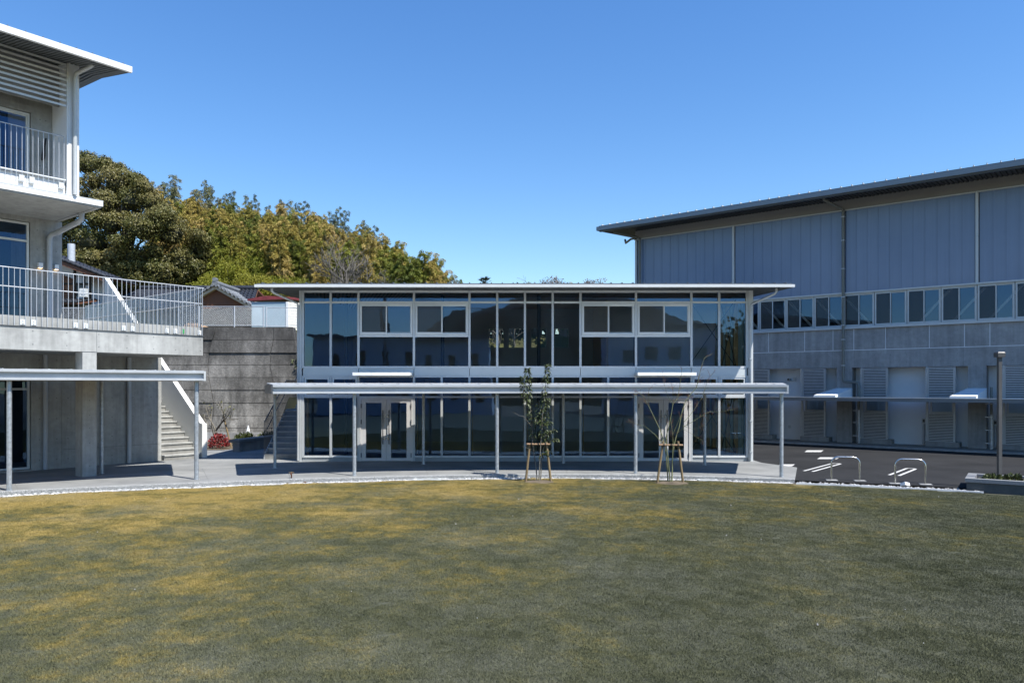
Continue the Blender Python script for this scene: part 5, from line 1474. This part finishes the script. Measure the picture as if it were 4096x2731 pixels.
KIND = {
 'gold': [bamboo('bamboo_clump', 'ochre yellow bamboo clump in the thick of the wooded hillside', 'leaf_bamboo_gold', s, 7.4, 1.15, 15000) for s in (31, 32, 33)],
 'green': [bamboo('bamboo_clump', 'mid green drooping bamboo clump on the wooded hillside', 'leaf_bamboo_green', s, 7.2, 1.1, 15000) for s in (34, 35)],
 'tip': [bamboo('bamboo_clump', 'feathery grey green bamboo plume standing on the hill skyline', 'leaf_bamboo_tip', s, 8.4, .85, 6500, True) for s in (36, 37, 38)],
 'lime': [bushy('lime_bush', 'bright lime green bushy bamboo thicket at the foot of the hill', 'leaf_lime', s, 5.2, 3.0, 15000, .14, 'bush') for s in (41, 42)],
 'dark': [bushy('dark_tree', 'dense dark green tree standing among the hillside bamboo', 'leaf_dark', s, 6.6, 2.3, 13000, .15) for s in (43,)],
 'bare': [bare('bare_tree', 'leafless grey branching tree in front of the hillside bamboo', s, 8.5) for s in (51, 52, 53)],
}
GRP = {'gold': 'ochre bamboo on the hillside', 'green': 'green bamboo on the hillside', 'tip': 'bamboo plumes on the skyline', 'lime': 'lime thickets at the hill foot', 'dark': 'dark trees on the hillside', 'bare': 'leafless trees on the hillside'}
for k, lst in KIND.items():
    for o in lst: o['group'] = GRP[k]
used = set()
pr = random.Random(5)
def plant(kind, px, Y, scale=1.0, dz=0.0):
    lst = KIND[kind]; i = pr.randrange(len(lst)); src = lst[i]
    X = (px - CX) * Y / FPX
    loc = (X, Y, hill_h(X, Y) - .25 + dz); rot = pr.uniform(0, 6.28); s = scale * pr.uniform(.9, 1.12)
    if (kind, i) not in used:
        used.add((kind, i)); src.location = loc; src.rotation_euler = (0, 0, rot); src.scale = (s, s, s); return src
    return dup(src, loc, rot, s)
# skyline rows follow the ridge
for (Y0, Y1, st_) in ((78, 81, 23), (75, 77.5, 30)):
    px = 610
    while px < 1825:
        plant('tip' if pr.random() < (.75 if Y0 > 76 else .3) else 'gold' if px < 1450 else 'green', px + pr.uniform(-5, 5), pr.uniform(Y0, Y1), (.92 if px < 1550 else .82) * pr.uniform(.86, 1.04)); px += st_ * pr.uniform(.8, 1.2)
for Y, step in ((73, 34), (69.5, 36), (66, 40), (62.5, 43), (59, 46), (55.5, 50)):
    px = 640 + pr.uniform(0, 30)
    while px < 1840 - (81 - Y) * 3:
        if px < 1000 and Y < 64: kd = pr.choices(['gold', 'green', 'lime', 'bare'], [4, 3, 2, .2])[0]
        elif px < 1250: kd = pr.choices(['gold', 'green', 'bare', 'dark'], [6, 3, .35, .2])[0]
        elif px < 1550: kd = pr.choices(['gold', 'green', 'bare', 'dark'], [4, 3.4, .6, .3])[0]
        else: kd = pr.choices(['green', 'dark', 'gold', 'bare'], [5, 1, 2, .4])[0]
        plant(kd, px, Y + pr.uniform(-1.2, 1.2), pr.uniform(.84, .98)); px += step * pr.uniform(.8, 1.2)
for px, Y, s in ((860, 50.5, .75), (930, 52, .85), (1010, 50, .8), (1090, 51.5, .7), (900, 55, .95), (800, 49.5, .7), (1170, 53, .75), (1000, 55.5, .95), (1150, 47.5, .5)): plant('lime', px, Y, s)
for px, Y, s in ((1250, 52, .6), (1335, 53, 1.0), (1420, 52.5, .8), (1500, 55, .7), (1590, 57, .6), (1465, 50.5, .6), (1340, 64, .8), (690, 74, .9), (650, 72, 1.0)): plant('bare', px, Y, s)
# scrub seen through the back windows and right of the wall
for px, Y, s in ((1990, 39.5, .42), (2060, 40, .4), (2150, 40.5, .45), (2240, 41, .4)): plant('bare', px, Y, s)
for px, Y, s in ((2010, 43, .42), (2110, 44, .45), (2200, 44, .45), (2290, 44, .42)): plant('gold', px, Y, s)
used_b = [o for k, l in KIND.items() for i, o in enumerate(l) if (k, i) not in used]
for o in used_b:
    for c in list(o.children): bpy.data.objects.remove(c)
    bpy.data.objects.remove(o)
t = bushy('bank_shrub', 'scrubby green shrub on the bank between retaining wall and pavilion', 'leaf_dark', 61, 1.5, 1.0, 1200, .16, 'shrub'); t.location = (-10.15, 37.4, 3.0)
t2 = dup(t, (-9.75, 36.6, 2.2), 1.3, (.8, .8, .9)); t3 = dup(t, (-10.3, 37.9, 4.3), 2.5, .7)
for o in (t, t2, t3): o['group'] = 'bank shrubs'
# palm crown and far treetops over the pavilion roof
pb_ = at_depth(1938, 1130, 62)
for q_, (px, Y, s_) in enumerate(((1940, 40.5, 1.9), (1985, 42, 2.0), (2040, 41, 1.9), (2095, 42, 2.1), (2150, 41, 1.9), (2205, 42, 2.0), (2260, 41, 1.9), (2320, 42, 2.0), (2380, 41.5, 1.9))):
    X = (px - CX) * Y / FPX
    o = dup(t, (X, Y, hill_h(X, Y) - .2), q_ * 1.1, (s_, s_, s_ * .95), 'leafy scrub on the bank behind the pavilion seen through its glass', 'scrub behind the pavilion')
pt = thing('palm_tree', 'palm crown poking above the middle of the pavilion roof', 'palm tree', (pb_.x, 62, 4.0))
fr = MB(); r = random.Random(9)
for k in range(34):
    a = k * 2.4; el = r.uniform(-.75, 1.3); d = Vector((cos(a) * cos(el), sin(a) * cos(el), sin(el)))
    o = Vector((0, 0, pb_.z - 4.0 + .02)); side = d.cross(Vector((0, 0, 1))).normalized()
    L = r.uniform(.45, .68)
    for j in range(7):
        f = (j - 3) / 3; dd = (d + side * f * .7).normalized()
        leaf_quad(fr, o + d * .25, dd, d.cross(side), L * .75, .03)
    fr.tube([o, o + d * .3], .02, 3, cap=False)
obj('fronds', fr, m['leaf_dark'], pt); obj('trunk', MB().tube([(0, 0, 0), (0, 0, pb_.z - 4.0)], [.16, .12], 8), m['bark_dark'], pt)
for i, (px, py, Y, s, lb) in enumerate(((2245, 1100, 85, 1.0, 'rounded leafless treetop above the pavilion roof'), (2325, 1112, 85, .7, 'smaller leafless treetop right of the rounded one above the roof'), (2405, 1112, 85, .5, 'wispy treetop above the roof next to the gymnasium corner'), (1800, 1118, 85, .55, 'thin bare twigs at the end of the hill above the roof'))):
    top = at_depth(px, py, Y)
    bt = bushy('far_treetop', lb, 'twig_brown', 70 + i, 7.0, (3.6, 3.0, 1.5, 1.6)[i], (5200, 4200, 500, 700)[i], .24)
    zmax = max(v.co.z for c in bt.children for v in c.data.vertices)
    bt.location = (top.x, Y, top.z - zmax)

# ================================================================ young staked trees on the lawn
def z2b(x, y): return (1850 + x / 2.851, 1420 + y / 2.851)
def z4b(x, y): return (2500 + x / 3.016, 1450 + y / 3.016)
def young_leafy():
    Y = 19.84
    b0 = at_depth(*z2b(868, 1446), Y); b0.z = LAWN_Z - .02
    t = thing('young_evergreen', 'slender young evergreen with several leafy stems tied to a stake frame on the lawn', 'tree', b0)
    r = random.Random(17)
    S = [[(850, 1446, 0), (840, 1280, .03), (820, 1150, .05), (800, 1000, .05), (795, 800, .06), (775, 640, .08), (765, 480, .1), (752, 300, .1), (742, 145, .1)],
         [(872, 1446, -.02), (880, 1200, -.05), (890, 1020, -.08), (905, 850, -.08), (905, 720, -.1), (925, 560, -.1), (938, 400, -.1), (958, 240, -.12), (975, 100, -.12)],
         [(890, 1446, .02), (905, 1200, .08), (930, 1040, .1), (945, 900, .12), (955, 700, .14), (965, 560, .15), (985, 480, .15)],
         [(795, 820, .05), (745, 760, 0), (700, 700, -.05), (650, 690, -.08), (582, 648, -.1)],
         [(785, 640, .05), (740, 560, .02), (700, 440, 0), (690, 330, 0), (690, 235, 0)],
         [(930, 1000, .1), (1000, 980, .0), (1050, 955, -.08), (1095, 950, -.1)],
         [(945, 930, .1), (1000, 870, .15), (1060, 855, .2)],
         [(905, 820, -.08), (960, 780, -.12), (995, 750, -.15)],
         [(800, 1080, .05), (740, 1060, .05), (680, 1040, .05)],
         [(890, 790, -.08), (850, 760, -.1), (830, 700, -.1)],
         [(905, 850, -.05), (880, 640, -.02), (875, 515, 0)],
         [(880, 1180, -.03), (910, 1120, -.06), (990, 1090, -.1)]]
    br = MB(); lv = MB()
    for i, s in enumerate(S):
        pts = [at_depth(*z2b(x, y), Y) - b0 + Vector((0, d, 0)) for (x, y, d) in s]
        r0 = .016 if i < 3 else .008
        br.tube(pts, [max(.0035, r0 * (1 - .75 * k / (len(pts) - 1))) for k in range(len(pts))], 6, cap=False)
        L = [0]
        for a, b_ in zip(pts, pts[1:]): L.append(L[-1] + (b_ - a).length)
        den = {0: 250, 1: 220, 2: 110, 3: 0, 4: 140, 5: 26, 6: 30, 7: 26, 8: 0, 9: 22, 10: 70, 11: 30}[i]
        for _ in range(den):
            f = (.42 + .58 * r.random() if i < 3 else .25 + .75 * r.random()) * L[-1]
            if i == 0 or i == 1: f = (1 - (r.random() ** 1.5) * .62) * L[-1]
            k = max(j for j in range(len(L)) if L[j] <= f); k = min(k, len(pts) - 2)
            u = (f - L[k]) / max(1e-6, L[k + 1] - L[k]); p = pts[k] * (1 - u) + pts[k + 1] * u
            a = r.uniform(0, 6.28); d = (Vector((cos(a), sin(a), r.uniform(-.9, .35)))).normalized()
            nn = (Vector((0, 0, 1)) + rv(r) * .6).normalized()
            l = r.uniform(.08, .135)
            p0 = p + d * .02
            s_ = d.cross(nn).normalized(); w = l * .19
            mid = p0 + d * l * .5 + Vector((0, 0, .01)); tipp = p0 + d * l + Vector((0, 0, -.25 * l))
            lv.add([p0, mid + s_ * w, mid - s_ * w, tipp, mid + Vector((0, 0, -.006))], [(0, 4, 1), (0, 2, 4), (4, 3, 1), (4, 2, 3)])
    obj('stems', br, m['bark_light'], t); obj('foliage', lv, m['leaf_young'], t)
    return t
ev = young_leafy()
lp = at_depth(-62, 1990, 15.8)
dup(ev, (lp.x, 15.8, LAWN_Z - .02), 2.2, .84, 'leafy young evergreen sprig in front of the school canopy post', None)
def young_bare():
    Y = 19.6
    b0 = at_depth(*z4b(545, 1452), Y); b0.z = LAWN_Z - .02
    t = thing('young_maple', 'leafless young maple with green stems tied to a stake frame on the lawn', 'tree', b0)
    r = random.Random(19)
    S = [([(520, 1455, 0), (505, 1180, .03), (485, 1010, .03), (465, 920, .05), (430, 820, .05), (395, 740, .08), (335, 610, .1), (275, 490, .1), (230, 405, .12), (185, 368, .12), (130, 340, .12)], .017),
         ([(545, 1455, -.02), (515, 1150, -.04), (492, 1000, -.05), (490, 900, -.05), (520, 780, -.06), (550, 640, -.05), (575, 500, -.04), (635, 430, 0), (655, 320, .02), (675, 210, .04), (692, 60, .05)], .017),
         ([(568, 1455, .02), (580, 1180, .08), (600, 1000, .1), (630, 890, .12), (668, 780, .14), (700, 610, .16), (745, 480, .18), (800, 395, .18), (885, 300, .2), (912, 190, .2), (945, 50, .22), (985, -60, .22), (1080, -110, .25)], .018),
         ([(560, 1455, 0), (562, 1150, -.1), (568, 960, -.12), (562, 850, -.12), (548, 760, -.12), (545, 660, -.1)], .012),
         ([(445, 960, .03), (350, 860, -.05), (240, 770, -.1), (130, 735, -.12), (30, 705, -.12)], .008),
         ([(650, 850, .1), (720, 765, .0), (800, 718, -.05), (900, 650, -.08), (1010, 590, -.1), (1140, 592, -.12), (1300, 560, -.12)], .009),
         ([(720, 720, .1), (790, 650, .15), (850, 580, .2), (940, 450, .25), (1000, 320, .25)], .008),
         ([(575, 500, -.04), (515, 420, -.08), (480, 320, -.1), (452, 180, -.1)], .006),
         ([(940, 450, .22), (990, 320, .22), (1030, 200, .22), (1100, 115, .25)], .006),
         ([(560, 880, -.1), (620, 720, -.15), (680, 580, -.18), (730, 490, -.18)], .008),
         ([(300, 540, .1), (290, 400, .05), (290, 310, .02)], .005),
         ([(580, 470, -.02), (575, 380, -.05), (575, 300, -.06)], .005),
         ([(700, 760, .1), (820, 805, -.1), (950, 745, -.15)], .005),
         ([(700, 800, .0), (800, 860, -.08), (940, 950, -.1)], .004)]
    br = MB(); tw = MB()
    for (s, r0) in S:
        pts = [at_depth(*z4b(x, y), Y) - b0 + Vector((0, d, 0)) for (x, y, d) in s]
        n = len(pts)
        br.tube(pts, [max(.003, r0 * (1 - .8 * k / (n - 1))) for k in range(n)], 6, cap=False)
        for k in range(n * 3):
            f = (.45 + .55 * r.random()) * (n - 1); i = min(int(f), n - 2); u = f - i
            p = pts[i] * (1 - u) + pts[i + 1] * u; d = ((pts[i + 1] - pts[i]).normalized() + rv(r) * 1.0).normalized(); ln = r.uniform(.06, .22)
            q = p + d * ln * .55; q2 = q + (d + rv(r) * .4).normalized() * ln * .45
            tw.tube([p, q, q2], [.0024, .002, .0015], 3, cap=False)
            if r.random() < .6: tw.tube([q, q + (d + rv(r) * .9).normalized() * ln * .4], [.0022, .0016], 3, cap=False)
    obj('stems', br, m['bark_green'], t); obj('twigs', tw, m['timber_red'], t)
    return t
young_bare()
def stakes(label, zf, posts, bar, Y, dy):
    p0 = at_depth(*zf(*posts[0][1]), Y); p0.z = LAWN_Z
    t = thing('stake_frame', label, 'tree stake', p0)
    for (a, b_) in posts:
        A, B = at_depth(*zf(*a), Y) - p0 + Vector((0, dy, 0)), at_depth(*zf(*b_), Y) - p0; B.z = -.12
        obj('stake', MB().tube([B, A + (A - B).normalized() * .02], [.032, .03], 10), m['stake_wood'], t)
    A, B = at_depth(*zf(*bar[0]), Y) - p0 + Vector((0, dy - .045, 0)), at_depth(*zf(*bar[1]), Y) - p0 + Vector((0, dy - .045, 0))
    obj('cross_bar', MB().tube([A, B], .026, 10), m['stake_bar'], t)
    mid = (A + B) / 2
    ty = MB()
    for f in (.2, .5, .8): 
        c = A * (1 - f) + B * f
        ty.tube([c + Vector((-.02, 0, 0)), c + Vector((.02, 0, 0))], .034, 8)
    obj('rope_tie', ty, m['bark_dark'], t)
    return t
stakes('round timber stake frame holding the leafy young evergreen', z2b, [((765, 1035), (715, 1436)), ((958, 1000), (1014, 1442))], ((732, 1014), (998, 1016)), 19.8, .02)
stakes('round timber stake frame holding the leafless young maple', z4b, [((462, 955), (380, 1440)), ((643, 958), (708, 1462))], ((408, 992), (696, 994)), 19.55, .02)
for (px, py, w, lb) in ((2158, 1928, .55, 'evergreen'), (2690, 1932, .62, 'maple')):
    c = on_ground(px, py, LAWN_Z); mb = MB(); n = 18; rr_ = random.Random(px)
    vs = [(c.x, c.y, LAWN_Z + .045)] + [(c.x + cos(6.283 * k / n) * w * .5 * rr_.uniform(.75, 1.1), c.y + sin(6.283 * k / n) * w * .45 * rr_.uniform(.75, 1.1), LAWN_Z + .035) for k in range(n)] + [(c.x + cos(6.283 * k / n) * w * rr_.uniform(.7, 1.1), c.y + sin(6.283 * k / n) * w * .8 * rr_.uniform(.7, 1.1), LAWN_Z - .02) for k in range(n)]
    fs = [(0, 1 + k, 1 + (k + 1) % n) for k in range(n)] + [(1 + k, 1 + n + k, 1 + n + (k + 1) % n, 1 + (k + 1) % n) for k in range(n)]
    o = obj('planting_pit', mb.add(vs, fs, True), m['earth'], kind='structure')

# ================================================================ courtyard planting
c0 = on_ground(878, 1775, 0); 
ct = bare('courtyard_tree', 'small pruned courtyard tree with a few pale leaves against the retaining wall', 81, 2.6, 'bark_light', .6, 'tree', 3, .008, .06); ct.location = (-11.85, 30.0, .1)
lv = MB(); r = random.Random(4)
vv = [v.co.copy() for v in ct.children[0].data.vertices if v.co.z > 1.1]
for _ in range(60):
    p = r.choice(vv); leaf_quad(lv, p, rv(r), rv(r), .09, .03)
obj('leaves', lv, m['leaf_pale'], ct)
sk = thing('prop_stake', 'single leaning timber stake propping the small courtyard tree', 'tree stake', (-11.3, 29.9, 0))
obj('stake', MB().tube([(.12, 0, -.05), (-.22, .05, 1.25)], .035, 8), m['stake_wood'], sk)
def shrub(name, label, cat, loc, w, h, mat, n, ls, seed):
    r = random.Random(seed); t = thing(name, label, cat, loc); lv = MB(); st_ = MB()
    for _ in range(n):
        v = rv(r); v.z = abs(v.z); k = r.uniform(.55, 1.0)
        p = Vector((v.x * w, v.y * w * .8, .05 + v.z * h)) * k
        d = (v + rv(r) * .8).normalized(); nn = (rv(r) + Vector((0, 0, .6))).normalized(); leaf_quad(lv, p, d, nn, ls * r.uniform(.7, 1.3), ls * .26)
    for _ in range(14):
        v = rv(r); v.z = abs(v.z); st_.tube([(0, 0, -.05), Vector((v.x * w, v.y * w * .8, v.z * h)) * .85], .006, 3, cap=False)
    obj('stems', st_, m['bark_dark'], t); obj('foliage', lv, m[mat], t); return t
shrub('red_shrub', 'bright red leaved shrub beside the white stair parapet', 'shrub', (-11.45, 29.3, 0.05), .40, .5, 'red_leaf', 800, .09, 1)
shrub('low_shrub', 'low dark green shrub behind the red leaved shrub', 'shrub', (-10.9, 30.6, .05), .5, .45, 'leaf_dark', 800, .10, 2)
shrub('low_shrub', 'low dark green shrub behind the courtyard bench wall', 'shrub', (-10.3, 31.9, .05), .6, .42, 'leaf_dark', 800, .10, 3)
# ================================================================ street furniture and small things
m = M
# bench wall in the courtyard
bw_ = thing('bench_wall', 'low dark concrete bench wall with overhanging seat slab in the courtyard', 'bench', (-10.55, 27.9, 0))
d = Vector((.95, 3.6, 0)); u = d.normalized(); n = Vector((-u.y, u.x, 0))
def along(s0, s1, w0, w1, z0, z1):
    P = lambda s, w: u * s - n * w
    return MB().hexa([(*(P(s0, w0)).xy, z0), (*(P(s0, w1)).xy, z0), (*(P(s1, w1)).xy, z0), (*(P(s1, w0)).xy, z0)], [(*(P(s0, w0)).xy, z1), (*(P(s0, w1)).xy, z1), (*(P(s1, w1)).xy, z1), (*(P(s1, w0)).xy, z1)])
obj('wall', along(.12, 3.7, .10, .38, 0, .34), m['concrete_gym'], bw_)
obj('seat_slab', along(0, 3.7, 0, .46, .345, .45), m['concrete_dark'], bw_)
pk = obj('planting_kerb', MB().box(-16, -8.6, 34.6, 34.8, 0, .3), m['concrete_gym']); tag(pk, 'long low concrete kerb at the foot of the retaining wall', 'kerb')
bb = obj('planting_bed', MB().add([(-13.2, 28.6, .02), (-11.0, 28.6, .02), (-9.6, 34.5, .03), (-13.2, 34.5, .03)], [(0, 1, 2, 3)]), m['earth'], kind='structure')
gl = thing('garden_bollard', 'small black and white painted stake at the foot of the retaining wall', 'marker', (-12.45, 35.4, 0))
p = at_depth(994, 1722, 35.4)
obj('post', MB().tube([(0, 0, 0), (0, 0, p.z)], .07, 10), m['steel_black'], gl)
obj('white_panel', MB().box(-.05, .1, -.1, -.075, max(.05, p.z - .35), p.z), m['white_paint'], gl)
obj('cap', MB().tube([(0, 0, p.z), (0, 0, p.z + .25)], [.08, .02], 10), m['white_paint'], gl)

# stainless hoop barriers
def hoop(label, xa, xb, y, zt):
    t = thing('hoop_barrier', label, 'bollard', ((xa + xb) / 2, y, -.03))
    w = (xb - xa) / 2; r_ = .16
    pts = [(-w, 0, 0), (-w, 0, zt - r_)] + [(-w + r_ - r_ * cos(a), 0, zt - r_ + r_ * sin(a)) for a in (.4, .8, 1.2, 1.57)] + [(w - r_ + r_ * sin(a), 0, zt - r_ + r_ * cos(a)) for a in (0, .4, .8, 1.2, 1.57)] + [(w, 0, 0)]
    obj('tube', MB().tube(pts, .024, 12), m['stainless'], t)
    for s in (-w, w): obj('footing', MB().box(s - .14, s + .14, -.12, .1, .0, .012), m['concrete_gym'], t)
    return t
h1_ = hoop('stainless steel hoop barrier next to the end of the paved walkway', 8.37, 9.06, 19.6, .61)
h2_ = hoop('stainless steel hoop barrier between the other hoop and the granite planter', 9.69, 10.38, 18.9, .62)
h2_.rotation_euler.z = -.25; h1_.rotation_euler.z = -.18
# small tilted ground light
sp = on_ground(3620, 1950, -.09)
fl = thing('ground_spotlight', 'small white box spotlight tilted on the pebbles beside a hoop barrier', 'light', (sp.x, sp.y, -.09))
obj('housing', MB().box(-.09, .09, -.07, .07, -.035, .045, Matrix.Translation((0, 0, .075)) @ Matrix.Rotation(-.45, 4, 'X') @ Matrix.Rotation(.5, 4, 'Z')), m['white_paint'], fl)
obj('bracket', MB().box(-.02, .02, -.02, .02, -.03, .06), m['steel_dark'], fl)

# granite-capped planter with lamp post on the right
pl0 = Vector((10.86, 17.98, -.1)); pu = Vector((.97, -.66, 0)).normalized(); pn = Vector((.66, .97, 0)).normalized()
ang = math.atan2(pu.y, pu.x)
pt_ = thing('granite_planter', 'low concrete planter with granite coping at the edge of the lawn by the asphalt', 'planter', pl0, ang)
obj('front_wall', MB().box(.03, 4.2, .03, .16, 0, .235), m['planter_shade'], pt_)
obj('end_wall', MB().box(.03, .16, .161, 1.35, 0, .235), m['concrete_gym'], pt_)
obj('rear_wall', MB().box(.161, 4.2, 1.22, 1.35, 0, .235), m['concrete_gym'], pt_)
obj('coping', MB().box(0, 4.2, 0, .19, .238, .325), m['granite_cap'], pt_)
obj('coping', MB().box(0, .19, .192, 1.38, .238, .325), m['granite_cap'], pt_)
obj('coping', MB().box(.192, 4.2, 1.19, 1.38, .238, .325), m['granite_cap'], pt_)
obj('soil', MB().box(.162, 4.2, .162, 1.218, 0, .21), m['earth'], pt_)
for i, (s, w, lb) in enumerate(((.55, .45, 'clump of low green plants at the near end of the granite planter'), (.95, .75, 'clump of low green plants just left of the lamp post in the planter'), (1.45, .5, 'clump of low green plants in the planter right of the lamp post'), (1.9, .7, 'last clump of low green plants along the granite planter'))):
    q = pl0 + pu * s + pn * w
    shrub('planter_plant', lb, 'plant', (q.x, q.y, .1), .26, .16, 'leaf_young', 260, .08, 90 + i)
q = on_ground(3998, 1925, .1); q = pl0 + pu * 1.12 + pn * .62
# place the post where its photo column falls inside the planter
k = (3998.5 - CX) / FPX
s_best = min((abs((pl0 + pu * s * .02 + pn * .6).x - k * (pl0 + pu * s * .02 + pn * .6).y), s * .02) for s in range(200))[1]
q = pl0 + pu * s_best + pn * .6
lpst = thing('lamp_post', 'square dark metal lamp post with a box cap standing in the granite planter', 'lamp post', (q.x, q.y, .11))
zt = EYE + (HY - 1407) * q.y / FPX - .11
obj('pole', MB().box(-.04, .04, -.04, .04, -.05, zt - .13), m['lamp_brown'], lpst)
obj('lamp_head', MB().hexa([(-.085, -.085, zt - .129), (.085, -.085, zt - .129), (.085, .085, zt - .129), (-.085, .085, zt - .129)], [(-.09, -.09, zt - .03), (.09, -.09, zt - .03), (.09, .09, zt - .03), (-.09, .09, zt - .03)]).hexa([(-.09, -.09, zt - .029), (.09, -.09, zt - .029), (.09, .09, zt - .029), (-.09, .09, zt - .029)], [(-.07, -.07, zt), (.07, -.07, zt), (.07, .07, zt), (-.07, .07, zt)]), m['lamp_brown'], lpst)

# tap with open pit lid at the lawn edge
tp_ = on_ground(1166, 1926, LAWN_Z)
tap = thing('garden_tap', 'small brass garden tap above a dark open pit lid at the lawn edge', 'tap', tp_)
obj('riser', MB().tube([(0, 0, -.02), (0, 0, .2), (.0, -.03, .22), (0, -.07, .2)], .018, 8), m['timber_red'], tap)
obj('handle', MB().box(-.07, .07, -.015, .015, .235, .25).tube([(0, 0, .2), (0, 0, .24)], .008, 6).box(-.012, .012, -.05, .05, .252, .262), m['stake_wood'], tap)
obj('spout_hose', MB().tube([(0, -.02, .1), (.04, -.06, .06), (.1, -.1, .035), (.16, -.1, .03)], .022, 6), m['steel_black'], tap)
obj('pit_lid', MB().box(-.22, .44, -.2, -.05, .002, .03), m['timber_red'], tap)
# drain gratings in the pebble strip
for (px, py, w, lb) in ((1710, 1918, .74, 'long pale drain cover set in the white stone strip'), (2829, 1921, .52, 'short pale drain cover right of the young maple')):
    c = on_ground(px, py, LAWN_Z)
    dr = thing('drain_cover', lb, 'drain cover', (c.x, c.y, LAWN_Z + .005))
    obj('cover', MB().box(-w / 2, w / 2, -.11, .11, -.03, .025), m['aluminium_bright'], dr)
    obj('slot', MB().box(-w * .38, w * .38, -.03, .03, .0255, .028), m['steel_black'], dr)
# a few white stones strayed onto the turf
r = random.Random(77); mb = MB()
for _ in range(22):
    Y = r.uniform(7, 19); X = r.uniform(-.6, .6) * Y
    s = r.uniform(.004, .010); z = lawn_h(X, Y) + .015
    mb.hexa([(X - s, Y - s, z - s), (X + s, Y - s * .8, z - s), (X + s, Y + s, z - s), (X - s * .7, Y + s, z - s)], [(X - s * .6, Y - s * .5, z + s), (X + s * .5, Y - s * .4, z + s), (X + s * .6, Y + s * .5, z + s * .8), (X - s * .4, Y + s * .6, z + s)])
o = obj('stray_pebbles', mb, m['white_stone'], kind='stuff'); tag(o, 'tiny white stones strayed onto the turf', 'pebbles')

# ================================================================ the far side of the lawn, seen only as reflections in the glass
rb = thing('white_annex', 'long white two storey annex across the lawn mirrored in the pavilion glass', 'building', (-10.5, -21.5, 0), pi)
obj('wall', MB().box(-8.5, 8.0, 0, 8, -.2, 6.9), m['distant_white'], rb)
obj('roof', MB().box(-9.0, 8.5, -.6, 8.6, 6.9, 7.15), m['roof_dark'], rb)
for k in range(7):
    for z in (1.0, 4.2):
        x = -7.6 + k * 2.2
        w = obj('window', MB().box(x, x + .62, -.03, .05, z, z + 1.3), m['glass_dark'], rb)
rc = thing('house_block', 'pale house with dark eaves beyond the asphalt mirrored in the right windows', 'building', (14.5, -24, 0), pi)
obj('wall', MB().box(-5, 5, 0, 8, -.2, 8.0), m['distant_white'], rc)
obj('roof', MB().box(-5.5, 5.5, -.6, 8.6, 8.0, 8.3), m['roof_dark'], rc)
for k in range(4):
    for z in (1.2, 4.8): obj('window', MB().box(-4.2 + k * 2.3, -3.0 + k * 2.3, -.03, .05, z, z + 1.3), m['glass_dark'], rc)
up = thing('utility_pole', 'utility pole with crossarms and transformer mirrored in the pavilion glass', 'utility pole', (-11.8, -20.2, 0))
obj('pole', MB().tube([(0, 0, -.2), (0, 0, 11.5)], [.17, .11], 10), m['concrete_dark'], up)
for z in (10.9, 9.9): obj('crossarm', MB().box(-1.1, 1.1, -.05, .05, z, z + .09), m['steel_dark'], up)
obj('transformer', MB().cyl(.42, 0, 7.4, 8.3, .3, 12), m['steel_dark'], up)
for k, x in enumerate((-1.0, -.4, .4, 1.0)):
    obj('power_line', MB().tube([(x, 0, 11.0)] + [(x + 24 * t, -3 * t, 11.0 - 3.2 * t * (1.6 - t)) for t in (.2, .4, .6, .8, 1.0)], .018, 4), m['steel_black'], up)
# wooded hill far behind
hv = []; r = random.Random(3)
xs_ = [-90 + 4 * i for i in range(46)]; ys_ = [-70, -76, -82, -88, -94, -110]
for j, y in enumerate(ys_):
    for x in xs_:
        top = 18.0 * math.exp(-((x - 10) / 32.0) ** 2) + 3.0
        z = top * (0, .5, .85, 1.0, .9, .3)[j] + (r.uniform(-1.0, 1.0) if 0 < j < 5 else 0)
        hv.append((x + r.uniform(-1, 1), y + r.uniform(-1, 1), z - .3))
nx_ = len(xs_)
obj('far_hill', MB().add(hv, [(j * nx_ + i, (j + 1) * nx_ + i, (j + 1) * nx_ + i + 1, j * nx_ + i + 1) for j in range(len(ys_) - 1) for i in range(nx_ - 1)]), m['far_wood'], kind='structure')

# unseen dark trees, added so the end bays have something dark to mirror
ex = bushy('reflection_tree', 'unseen dark tree added across the yard to darken the reflection in the end bays', 'leaf_dark', 99, 9.0, 5.0, 2600, .5)
ex.location = (22.5, -24.5, -.2); ex['group'] = 'trees added for dark reflections'
for (x, y, r_, s_) in ((27.0, -25.5, 1.0, 1.1), (31.5, -26, 2.0, 1.0), (24.8, -29, 3.0, 1.2)): dup(ex, (x, y, -.2), r_, s_)
